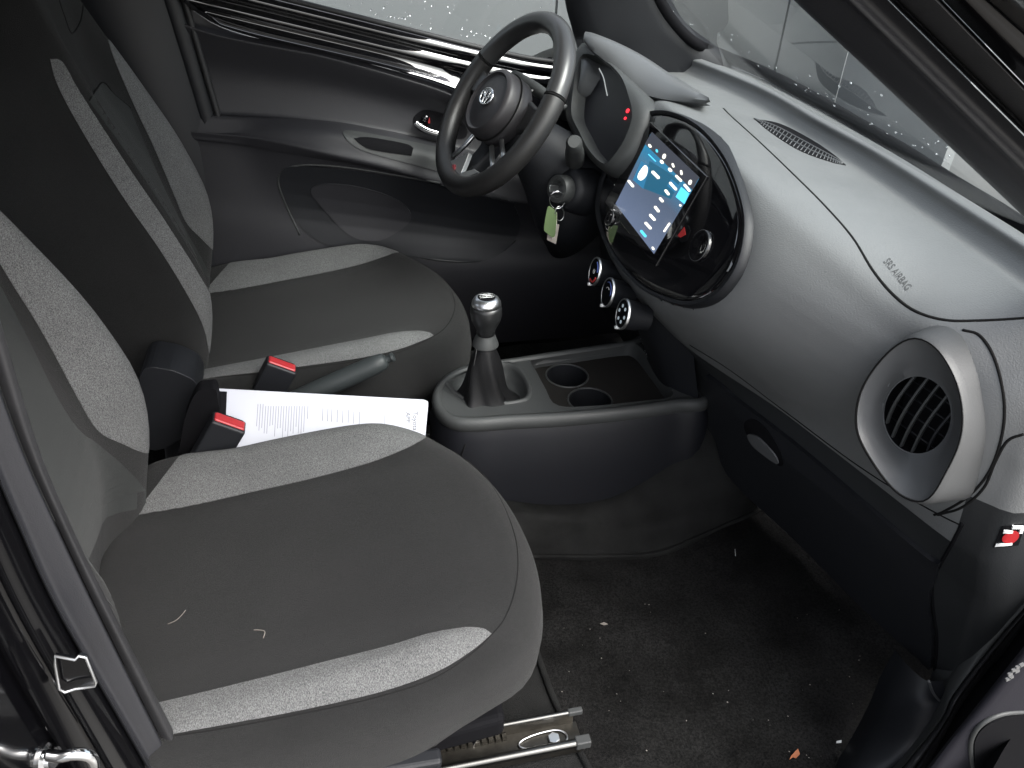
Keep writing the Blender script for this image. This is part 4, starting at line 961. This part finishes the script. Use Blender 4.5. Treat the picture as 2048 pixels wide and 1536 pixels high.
hr = decal('handle_recess', [(826, 240), (838, 224), (858, 220), (900, 232), (930, 250), (930, 275), (890, 274), (840, 262)], sfDr, blk, door, off=.002, step=8)
hp = [sfDr.hit(x, y) for x, y in ((828, 243), (838, 252), (855, 261), (880, 268), (905, 275))]
V, Fc = tube(cr([h+nn*.016 for h, nn in hp], 5), .008, 12, rs=[.0075]*21); mesh('door_handle', V, Fc, chr_, door, label='chrome inner door handle')
h, nn = sfDr.hit(850, 236); V, Fc = lathe(h, nn, [(0, .009), (.010, .009), (.014, .006), (.0145, .001)], 16); lk = mesh('lock_knob', V, Fc, glo, door)
h, nn = sfDr.hit(857, 240); V, Fc = box(h+nn*.006, (.002, 0, 0), (0, .004, 0), (0, 0, .006)); mesh('red_lock_mark', V, Fc, red, door, smooth=False)
# window glass of the far door
wg = [(x, .690, z) for x, z in ((-.35, 1.26), (.90, .97), (.90, 1.10), (.45, 1.46), (-.35, 1.50))]
V, Fc = slab(wg, (0, -1, 0), .003); wgl = mesh('window_glass', V, Fc, gls, door, smooth=False)
mb = MB(); random.seed(11)
def drop(px, py, yy, r):
    p = ty(px, py, yy); mb.add(*lathe(p, (0, -1, 0), [(0, r), (r*.35, r*.9), (r*.6, r*.5), (r*.68, .05*r)], 8))
sp_ = [(742, 20), (752, 28), (768, 15), (775, 34), (782, 33), (790, 35), (798, 36), (806, 36), (811, 37), (821, 30), (820, 28), (896, 13), (900, 25), (851, 2), (864, 11), (842, 50), (862, 56), (925, 57), (943, 62), (935, 71), (948, 70), (953, 66), (971, 70), (980, 75), (1083, 14)]
for x, y in sp_: drop(x, y, .688, random.uniform(.0016, .0030))
for k in range(60):
    x = random.uniform(640, 1100); y = random.uniform(0, 20+(x-640)*.20); drop(x, y, .688, random.uniform(.0006, .0014))
o = mb.obj('raindrops', drp, wgl); o['kind'] = 'stuff'
# ================================================================== PILLARS
# far B pillar trim
bp = thing('door_pillar_trim', 'tall dark pillar trim behind the driver seat, beside the far door', 'pillar trim', (-.3, .66, .5))
rw = []
for (xa, ya) in ((1.46, 0), (1.25, 0), (1.05, 0), (.85, 0), (.65, 0), (.45, 0), (.30, 0)):
    fx = -.262+.0*(xa) + .10*sm(.9, .3, xa)*.5
    fx = float(np.interp(xa, [.3, .617, .9, 1.19, 1.46], [-.17, -.205, -.235, -.268, -.31]))
    rw.append([(fx+.004, .70, xa), (fx, .668, xa), (fx-.012, .655, xa), (fx-.03, .650, xa), (fx-.036, .654, xa), (fx-.042, .650, xa), (fx-.10, .628, xa), (fx-.16, .622, xa), (fx-.20, .63, xa), (fx-.23, .66, xa)])
rw = [cr([np.array(r[j]) for r in rw], 4) for j in range(10)]
V, Fc = loft(rw); mesh('trim_panel', V, Fc, plB, bp, sharp=60)
V, Fc = tube([(np.interp(z, [.3, .617, .9, 1.19, 1.46], [-.17, -.205, -.235, -.268, -.31])+.002, .662, z) for z in np.linspace(.3, 1.46, 30)], .007, 10); mesh('door_seal', V, Fc, rub, bp)
# far A pillar
ap = thing('windscreen_pillar', 'far dark windscreen pillar above the end of the dashboard', 'windscreen pillar', (.8, .66, 1.1))
A_ = [ty(x, y, .655) for x, y in [(1120, -140), (1132, 0), (1146, 60), (1160, 112), (1175, 170)]]; A_ = cr(A_, 5)
B_ = [tp(x, y, (.95, .64, 1.06), (.55, 0, .8)) for x, y in [(1250, -140), (1322, -5), (1352, 42), (1385, 78), (1425, 108)]]
B_ = [ty(x, y, .60) for x, y in [(1210, -140), (1322, -5), (1365, 62), (1425, 108), (1500, 165)]]; B_ = cr(B_, 5)
M_ = [a*.5+b*.5+np.array((-.006, -.012, 0)) for a, b in zip(A_, B_)]
C_ = [a*.75+b*.25+np.array((-.003, -.008, 0)) for a, b in zip(A_, B_)]; D_ = [a*.2+b*.8+np.array((-.003, -.007, 0)) for a, b in zip(A_, B_)]
V, Fc = loft([[p+np.array((.01, .05, 0)) for p in A_], A_, C_, M_, D_, B_, [p+np.array((.03, .06, .01)) for p in B_]]); mesh('trim_panel', V, Fc, plB, ap, sharp=80)
# near A pillar with seal and painted frame
na = thing('windscreen_pillar', 'near windscreen pillar with rubber seal and black painted frame, top right', 'windscreen pillar', (.6, -.66, 1.2))
lines = [((1586, -8), (2052, 437), -.585), ((1590, 0), (2048, 430), -.60), ((1655, 0), (2048, 388), -.622), ((1688, 0), (2048, 352), -.632), ((1700, 0), (2048, 340), -.640), ((1735, 0), (2048, 305), -.640), ((1775, 0), (2048, 272), -.652)]
lines2 = [((1778, 0), (2048, 268), -.665), ((1784, 0), (2048, 262), -.655), ((1790, 0), (2048, 256), -.662), ((1796, 0), (2048, 250), -.657), ((1806, 0), (2048, 238), -.668), ((1870, 0), (2048, 182), -.688), ((1876, 0), (2048, 176), -.680), ((1884, 0), (2048, 170), -.690)]
lines3 = [((1886, 0), (2048, 167), -.700), ((1930, 0), (2048, 115), -.715), ((1970, 0), (2048, 70), -.718), ((2000, 0), (2048, 42), -.730), ((2030, 0), (2048, 12), -.752), ((2060, -40), (2120, 0), -.775)]
def strip(Ls, name, m_, sharp=60):
    R = []
    for a, b, y in Ls:
        p = ty(*a, y); q_ = ty(*b, y); d_ = q_-p; R.append([p-d_*1.2, p-d_*.5, p, p+d_*.33, p+d_*.66, q_, q_+d_*.35, q_+d_*.8])
    cols_ = [cr([R[j][i] for j in range(len(R))], 4) for i in range(8)]
    V, Fc = loft(cols_); return mesh(name, V, Fc, m_, na, sharp=sharp)
plP = mat('pillar_plastic', (.0165, .017, .020), .42, spec=.5, bump=.25, bscale=800)
strip(lines, 'trim_panel', plP); strip(lines2, 'door_seal', rub, 40); strip(lines3, 'painted_frame', pnt)
# near B pillar
nbp = thing('door_pillar', 'near door pillar with grey trim, rubber seal and black painted jamb, left edge', 'door pillar', (-.28, -.67, .8))
def vstrip(Ls, name, m_, sharp=60):
    R = []
    for pts, y in Ls: R.append(cr([ty(px, py, y) for px, py in pts], 5))
    cols_ = [cr([np.array(R[j][i]) for j in range(len(R))], 4) for i in range(len(R[0]))]
    V, Fc = loft(cols_); return mesh(name, V, Fc, m_, nbp, sharp=sharp)
E_ = lambda a, b, c, d, e: [a, b, c, d, e]
rt = [(-420, -560), (-235, -40), (-90, 380), (0, 640), (72, 880), (142, 1050), (234, 1240), (386, 1536), (470, 1690), (600, 1920)]
sm_ = [(-470, -560), (-275, -30), (-120, 400), (-30, 690), (40, 890), (111, 1050), (209, 1256), (348, 1534), (430, 1690), (560, 1920)]
lf = [(-560, -500), (-360, 50), (-190, 480), (-90, 740), (-30, 890), (38, 1050), (127, 1240), (297, 1536), (380, 1690), (510, 1920)]
vstrip([([(x-8, y) for x, y in rt], -.58), (rt, -.650), ([(x-6, y) for x, y in rt], -.664), ([(x*.5+a*.5, y*.5+b*.5) for (x, y), (a, b) in zip(rt, sm_)], -.668), ([(x+3, y) for x, y in sm_], -.662)], 'door_seal', rub)
vstrip([([(x+2, y) for x, y in sm_], -.654), (sm_, -.668), ([(x-8, y) for x, y in sm_], -.672), ([(x*.5+a*.5, y*.5+b*.5) for (x, y), (a, b) in zip(lf, sm_)], -.676), ([(x+10, y) for x, y in lf], -.680), (lf, -.69), ([(x-12, y) for x, y in lf], -.66)], 'trim_panel', plP)
jl = lambda k: [(x-k, y) for x, y in lf]
vstrip([(jl(-6), -.665), (jl(10), -.69), (jl(40), -.705), (jl(75), -.715), (jl(82), -.722), (jl(88), -.716), (jl(150), -.735), (jl(158), -.745), (jl(166), -.738), (jl(330), -.80)], 'painted_jamb', pnt)
# jamb plate outline and striker
loopp = [(110, 1312), (150, 1320), (158, 1312), (172, 1315), (192, 1365), (190, 1372), (150, 1378), (130, 1385), (118, 1378), (110, 1330)]
V, Fc = slab([ty(x, y, -.725) for x, y in loopp], (0, -1, 0), .004); pl_ = mesh('jamb_plate', V, Fc, pnt, nbp, smooth=False)
V, Fc = tube([ty(x, y, -.731) for x, y in loopp], .0014, 8, True); mesh('plate_edge', V, Fc, sat, pl_)
skr = thing('door_striker', 'shiny steel door striker hoop bolted to the near pillar, bottom left corner', 'door striker', tuple(ty(100, 1500, -.75)))
yS = -.755
c0 = ty(88, 1505, yS)
V, Fc = lathe(ty(66, 1512, yS+.01), (.95, -.3, .05), [(0, .019), (.003, .019), (.004, .016), (.008, .017), (.010, .015), (.016, .015), (.018, .011), (.022, .010)], 28); mesh('bolt_base', V, Fc, chr_, skr, sharp=35)
V, Fc = tube(cr([ty(95, 1510, yS), ty(120, 1513, yS-.004), ty(150, 1508, yS-.006), ty(178, 1512, yS-.006), ty(188, 1530, yS-.004), ty(186, 1560, yS)], 6), .0058, 14); mesh('hoop', V, Fc, chr_, skr)
# near side sill, kick trim, passenger door corner
sl = thing('door_sill', 'dark plastic door sill and kick trim along the open passenger doorway', 'door sill', (.8, -.68, .3))
def istrip(parent, Ls, name, m_, sharp=60, lab=None, k_=.09):
    R = [cr([ty(px, py, y-k_*sm(1330, 1560, py)) for px, py in pts], 6) for pts, y in Ls]
    cols_ = [cr([np.array(R[j][i]) for j in range(len(R))], 4) for i in range(len(R[0]))]
    V, Fc = loft(cols_); return mesh(name, V, Fc, m_, parent, sharp=sharp, label=lab)
kU = [(2140, 1085), (2048, 1180), (1960, 1275), (1895, 1355), (1870, 1420), (1760, 1560), (1700, 1640)]
kM = [(2140, 1120), (2048, 1215), (1970, 1305), (1905, 1390), (1880, 1440), (1795, 1545), (1730, 1640)]
kL = [(2140, 1150), (2048, 1244), (1990, 1320), (1930, 1400), (1900, 1450), (1850, 1540), (1780, 1640)]
istrip(sl, [([(x-25, y-22) for x, y in kU], -.640), (kU, -.668), ([(x+4, y+4) for x, y in kU], -.676), (kM, -.690), ([(x+3, y+3) for x, y in kM], -.682)], 'kick_trim', plM)
istrip(sl, [(kM, -.676), ([(x+4, y+4) for x, y in kM], -.694), ([(x*.5+a*.5, y*.5+b*.5) for (x, y), (a, b) in zip(kM, kL)], -.698), ([(x*.45+a*.55, y*.45+b*.55) for (x, y), (a, b) in zip(kM, kL)], -.690), ([(x*.3+a*.7, y*.3+b*.7) for (x, y), (a, b) in zip(kM, kL)], -.700), (kL, -.69)], 'door_seal', rub, 40)
istrip(sl, [(kL, -.68), ([(x+25, y+22) for x, y in kL], -.72), ([(x+60, y+50) for x, y in kL], -.76), ([(x+90, y+80) for x, y in kL], -.80)], 'painted_sill', blk)
istrip(sl, [([(1790, 1300), (1762, 1350), (1735, 1415), (1700, 1480), (1665, 1540), (1630, 1620)], -.60), ([(1815, 1330), (1790, 1380), (1765, 1430), (1730, 1490), (1700, 1545), (1660, 1620)], -.635), ([(1850, 1360), (1840, 1400), (1820, 1440), (1790, 1495), (1755, 1548), (1700, 1620)], -.662), ([(1885, 1362), (1895, 1405), (1870, 1445), (1830, 1500), (1800, 1550), (1740, 1620)], -.672)], 'scuff_plate', plB)
seam('sill_edge', [(1858, 1362), (1866, 1385), (1880, 1402), (1896, 1410)], Surf(loft([[ty(1800, 1300, -.69), ty(1980, 1300, -.69)], [ty(1800, 1480, -.69), ty(1980, 1480, -.69)]])), plS, sl, r=.002)
pdr = thing('passenger_door', 'dark inner corner of the open passenger door at the bottom right', 'car door', tuple(ty(2000, 1450, -.86)))
istrip(pdr, [([(2110, 1215), (2048, 1292), (1970, 1390), (1905, 1470), (1850, 1540), (1800, 1610)], -.84), ([(2116, 1222), (2054, 1300), (1978, 1398), (1913, 1478), (1860, 1548), (1808, 1618)], -.855), ([(2150, 1260), (2090, 1340), (2020, 1430), (1960, 1510), (1910, 1570), (1860, 1640)], -.86), ([(2300, 1400), (2240, 1480), (2170, 1560), (2110, 1640), (2060, 1700), (2000, 1760)], -.86)], 'door_panel', mat('door_card', (.016, .0155, .020), .7, spec=.15, bump=.3, bscale=700), k_=0)
sfPd = Surf(loft([[ty(1850, 1200, -.861), ty(2250, 1200, -.861)], [ty(1850, 1700, -.861), ty(2250, 1700, -.861)]]))
decal('speaker_recess', [(1946, 1500), (1950, 1470), (1972, 1446), (2010, 1432), (2060, 1428), (2090, 1480), (2080, 1560), (2000, 1590), (1955, 1560)], sfPd, blk, pdr, off=.003, step=14, label='dark rounded patch standing in for an opening in the door panel')  # opening is not sunk in, its shade is painted as near-black
seam('recess_lip', [(1950, 1560), (1942, 1500), (1950, 1466), (1972, 1443), (2010, 1428), (2065, 1424)], sfPd, plM, pdr, r=.003)
mb = MB()
for x, y in ((2016, 1358), (2020, 1348), (2028, 1340), (2036, 1334), (2043, 1330), (2022, 1354), (2034, 1342)):
    h = ty(x, y, -.866); mb.add(*box(h, (.0022, 0, .001), (0, .001, 0), (-.001, 0, .0022)))
mb.obj('scuff_marks', mat('scuff_grey', (.12, .12, .12), .6), pdr, smooth=False)
# ================================================================== FLOOR, TUNNEL
V, Fc = loft([[(x, y, .268+(.55*max(0, x-.98)) + .0022*math.sin(x*31+y*17)+.002*math.sin(y*43-x*13)) for x in np.linspace(-.6, 1.5, 70)] for y in np.linspace(-.78, .66, 60)])
o = mesh('floor_carpet', V, Fc, car); tagit(o, None, None, kind='structure')
plt = [tz(x, y, .284) for x, y in [(1052, 1235), (1075, 1310), (1108, 1400), (1150, 1485), (1190, 1560)]]+[np.array((.25, -.72, .284)), np.array((-.5, -.72, .284)), np.array((-.5, -.2, .284)), np.array((.1, -.2, .284))]
V, Fc = slab(plt, (0, 0, 1), .03); o = mesh('seat_carpet', V, Fc, car2, smooth=False, bev=.004); tagit(o, None, None, kind='structure')
V, Fc = tube(cr([tz(x, y, .286) for x, y in [(1052, 1235), (1075, 1310), (1108, 1400), (1150, 1485), (1190, 1560)]], 5), .006, 8); 
o = mesh('carpet_edge', V, Fc, car2, smooth=True); tagit(o, None, None, kind='structure')
t0 = cr([ty(x, y, -.088) for x, y in [(700, 990), (900, 992), (1010, 993), (1100, 996), (1200, 985), (1290, 940), (1385, 878), (1480, 820)]], 6)
t1 = cr([ty(x, y, -.125) for x, y in [(700, 1010), (900, 1010), (1010, 1012), (1100, 1018), (1200, 1010), (1290, 980), (1400, 930), (1500, 880)]], 6)
t2 = cr([ty(x, y, -.150) for x, y in [(700, 1026), (900, 1026), (1010, 1028), (1100, 1034), (1200, 1040), (1300, 1020), (1410, 970), (1510, 930)]], 6)
t3 = cr([ty(x, y, -.162) for x, y in [(700, 1060), (900, 1060), (1010, 1060), (1100, 1062), (1200, 1066), (1310, 1060), (1410, 1020), (1520, 980)]], 6)
t4 = cr([tz(x, y, .282) for x, y in [(700, 1108), (900, 1108), (1010, 1110), (1100, 1110), (1200, 1110), (1310, 1105), (1400, 1070), (1530, 1012)]], 6)
t5 = cr([tz(x, y, .262) for x, y in [(700, 1120), (900, 1120), (1010, 1122), (1100, 1122), (1200, 1122), (1315, 1117), (1405, 1082), (1540, 1022)]], 6)
cols_ = [cr([np.array(r[i]) for r in ([np.array(p)+np.array((0, .06, .01)) for p in t0], t0, t1, t2, t3, t4, t5)], 4) for i in range(len(t0))]
V, Fc = loft(cols_); o = mesh('tunnel_carpet', V, Fc, car2); tagit(o, None, None, kind='structure')
V, Fc = tube([p+np.array((0, -.003, .0)) for p in t4], .004, 8); o = mesh('tunnel_carpet_edge', V, Fc, car2); tagit(o, None, None, kind='structure')
# debris
def flo(x, y, z=.272): return tz(x, y, z)
P = [flo(1592, 1516, .276), flo(1600, 1508, .28), flo(1596, 1497, .281), flo(1590, 1503, .28), flo(1582, 1512, .278), flo(1579, 1519, .274), flo(1586, 1514, .275)]
V, Fc = slab(P, (0, 0, 1), .001); o = mesh('dry_leaf', V, Fc, leaf, smooth=False); tagit(o, 'orange brown dry leaf scrap on the black floor carpet', 'leaf')
V, Fc = slab([flo(1673, 1482), flo(1683, 1480), flo(1683, 1485), flo(1673, 1486)], (0, 0, 1), .001); o = mesh('paper_scrap', V, Fc, wht, smooth=False); tagit(o, 'tiny white paper scrap on the floor carpet beside the sill', 'paper scrap')
V, Fc = slab([flo(1200, 1247), flo(1208, 1244), flo(1216, 1248), flo(1208, 1250)], (0, 0, 1), .001); o = mesh('wood_chip', V, Fc, crm, smooth=False); tagit(o, 'small tan chip on the floor carpet just ahead of the near seat', 'chip')
V, Fc = tube([flo(1470, 1098), flo(1471, 1112)], .0005, 5); o = mesh('lint_thread', V, Fc, wht); tagit(o, 'tiny upright pale thread on the carpet below the glovebox', 'thread')
random.seed(5)
sc_ = [(1455, 1404), (1576, 1432), (1203, 1316), (1620, 1369), (1426, 1387), (1234, 1388), (1298, 1209), (1301, 1224), (1218, 1374), (1233, 1387), (1241, 1402), (1218, 1421), (1327, 1383), (1373, 1441), (1290, 1208), (1605, 1380), (1699, 1353), (1718, 1320), (1720, 1312), (1654, 1360), (1618, 1515), (1642, 1512), (1537, 1440), (1200, 1276), (1165, 1290), (1124, 1383), (1540, 1450), (1259, 1341), (1180, 1258)]
for k in range(12): sc_.append((random.uniform(1120, 1740), random.uniform(1180, 1530)))
c0m = None
for i_, (x, y) in enumerate(sc_):
    if x > 1550 and y > 1900-x*.3+0: pass
    r = random.uniform(.0006, .0016) if i_ > 2 else .0019
    if c0m is None:
        V, Fc = lathe((0, 0, -1), (0, 0, 1), [(0, .7), (.4, 1.0), (1.1, .8), (1.5, .2)], 6); c0m = mesh('carpet_crumb', V, Fc, mat('pale_crumb', (.22, .20, .18), .8)); o = c0m
    else: o = c0m.copy(); COL.objects.link(o)
    o.location = tuple(flo(x, y, .2725)); o.scale = (r*.7, r*random.uniform(.5, 1.0), r*.5); o.rotation_euler = (0, 0, random.uniform(0, 6))
    tagit(o, 'tiny pale crumb scattered on the black floor carpet', 'crumb', 'crumbs on the floor carpet')
random.seed(9)
# ================================================================== BODY SHELL (out of sight, shades the cabin)
body = thing('car_body', 'black car body shell around the cabin, with its roof and windscreen', 'car body', (0, 0, 0))
V, Fc = box((-.60, 0, 1.53), (1.02, 0, 0), (0, .66, 0), (0, 0, .02)); mesh('roof', V, Fc, hud, body, smooth=False, bev=.01)
V, Fc = box((.1, -.76, .13), (1.0, 0, 0), (0, .045, 0), (0, 0, .128)); mesh('outer_sill', V, Fc, pnt, body, smooth=False, bev=.02)
V, Fc = box((-1.6, 0, .8), (.02, 0, 0), (0, .66, 0), (0, 0, .35)); mesh('rear_light_block', V, Fc, blk, body, smooth=False)  # unseen dark box added to block light at the cabin rear
V, Fc = box((-1.15, 0, .5), (.45, 0, 0), (0, .6, 0), (0, 0, .12)); mesh('rear_bench', V, Fc, fab, body, smooth=False, bev=.03)
V, Fc = box((-.95, .70, .75), (.68, 0, 0), (0, .02, 0), (0, 0, .5)); mesh('rear_side', V, Fc, blk, body, smooth=False)
V, Fc = box((1.34, 0, .45), (.26, 0, 0), (0, .7, 0), (0, 0, .26)); mesh('bonnet_block', V, Fc, pnt, body, smooth=False, bev=.05)
V, Fc = box((.3, .76, .6), (.7, 0, 0), (0, .01, 0), (0, 0, .42)); mesh('outer_skin', V, Fc, pnt, body, smooth=False)
ws = [(.985, .66, 1.045), (1.02, .3, 1.045), (1.02, 0, 1.045), (1.0, -.3, 1.045), (.93, -.62, 1.045), (.42, -.58, 1.50), (.42, .58, 1.50)]
V, Fc = slab(ws, (.6, 0, .8), .004); wsm = mesh('windscreen', V, Fc, gls, body, smooth=False)
sfW = Surf((V, Fc))
# black frit strip along windscreen base
seamP = [(1300, -40), (1330, 20), (1365, 65), (1400, 92), (1440, 108), (1520, 142), (1600, 182), (1700, 240), (1800, 300), (1900, 365), (1990, 420), (2080, 480)]
Pf = cr([tz(x, y, 1.072) if x > 1430 else ty(x, y, .606) for x, y in seamP], 5)
V, Fc = tube(Pf, .013, 10); mesh('windscreen_seal', V, Fc, blk, body)
mb = MB(); random.seed(21)
for k in range(70):
    x = random.uniform(1345, 1900); y = 95+(x-1420)*.52-abs(random.gauss(0, 1))*28-12
    if x < 1420: y = random.uniform(0, 60)
    if y > 0 and y < (x-1590)*.96-3000+0: continue
    h, nn = sfW.hit(x, y); r = random.uniform(.0008, .0024)
    mb.add(*lathe(h, nn, [(0, r), (r*.35, r*.9), (r*.6, r*.5), (r*.68, .05*r)], 8))
o = mb.obj('raindrops', drp, wsm); o['kind'] = 'stuff'
# ================================================================== OUTSIDE
V, Fc = box((0, 0, -.01), (30, 0, 0), (0, 30, 0), (0, 0, .01))
grd = mat('wet_paving', (.085, .08, .07), .35, spec=.5, var=.2, vscale=1.2, bump=.3, bscale=30); o = mesh('ground', V, Fc, grd, smooth=False); tagit(o, None, None, kind='structure')
wl = thing('panel_wall', 'pale grey panelled wall outside beyond the car windows', 'wall', (2, 3, 0))
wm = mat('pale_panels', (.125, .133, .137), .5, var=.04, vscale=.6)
def wallp(p0, p1, h):
    p0 = np.array(p0, float); p1 = np.array(p1, float); d = p1-p0; L = np.linalg.norm(d); u = d/L; n_ = np.array((u[1], -u[0]))
    k = 0
    while k*1.2 < L:
        a = p0+u*(k*1.2+.006); b = p0+u*min(L, k*1.2+1.194)
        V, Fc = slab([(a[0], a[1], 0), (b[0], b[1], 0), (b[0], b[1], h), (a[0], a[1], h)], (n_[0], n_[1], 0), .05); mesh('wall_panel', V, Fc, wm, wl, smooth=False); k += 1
wallp((-2.5, 2.6), (2.7, 2.6), 2.6); wm = mat('brightened_panels', (.24, .25, .255), .5, var=.04, vscale=.6)  # paler copy of the panels: brightness seen through the windscreen put into colour
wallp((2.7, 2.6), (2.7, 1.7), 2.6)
# ================================================================== WORLD, LIGHT, CAMERA
w = bpy.data.worlds.new('World'); S.world = w; w.use_nodes = True; N = w.node_tree.nodes; L = w.node_tree.links
sk = N.new('ShaderNodeTexSky'); sk.sky_type = 'NISHITA'; sk.sun_disc = False; sk.sun_elevation = math.radians(48); sk.sun_rotation = math.radians(150); sk.dust_density = 4; sk.air_density = 1.0; sk.ozone_density = 1.0
bw = N['Background']; bw.inputs[1].default_value = .14
hs = N.new('ShaderNodeHueSaturation'); hs.inputs['Saturation'].default_value = .38; L.new(sk.outputs[0], hs.inputs['Color']); L.new(hs.outputs[0], bw.inputs[0])
sun = bpy.data.lights.new('sun', 'SUN'); sun.energy = 1.5; sun.angle = math.radians(25); sun.color = (1, .98, .95)
so = bpy.data.objects.new('sun', sun); COL.objects.link(so)
sd = Vector((.62, -.38, .95)).normalized(); so.rotation_euler = sd.to_track_quat('Z', 'Y').to_euler()
cd = bpy.data.cameras.new('camera'); co = bpy.data.objects.new('camera', cd); COL.objects.link(co); S.camera = co
cd.sensor_width = 36; cd.sensor_fit = 'HORIZONTAL'; cd.lens = F/2048*36; cd.clip_start = .02; cd.clip_end = 200
R = Matrix(((M3[0][0], M3[0][1], M3[0][2]), (M3[1][0], M3[1][1], M3[1][2]), (M3[2][0], M3[2][1], M3[2][2])))
co.matrix_world = Matrix.Translation(Vector(CAM)) @ R.to_4x4()
S.view_settings.view_transform = 'Standard'; S.view_settings.look = 'None'; S.view_settings.exposure = 1.75; S.view_settings.gamma = 1
S.render.engine = 'CYCLES'; S.cycles.max_bounces = 8; S.cycles.transparent_max_bounces = 12
S.render.resolution_x = 1024; S.render.resolution_y = 768
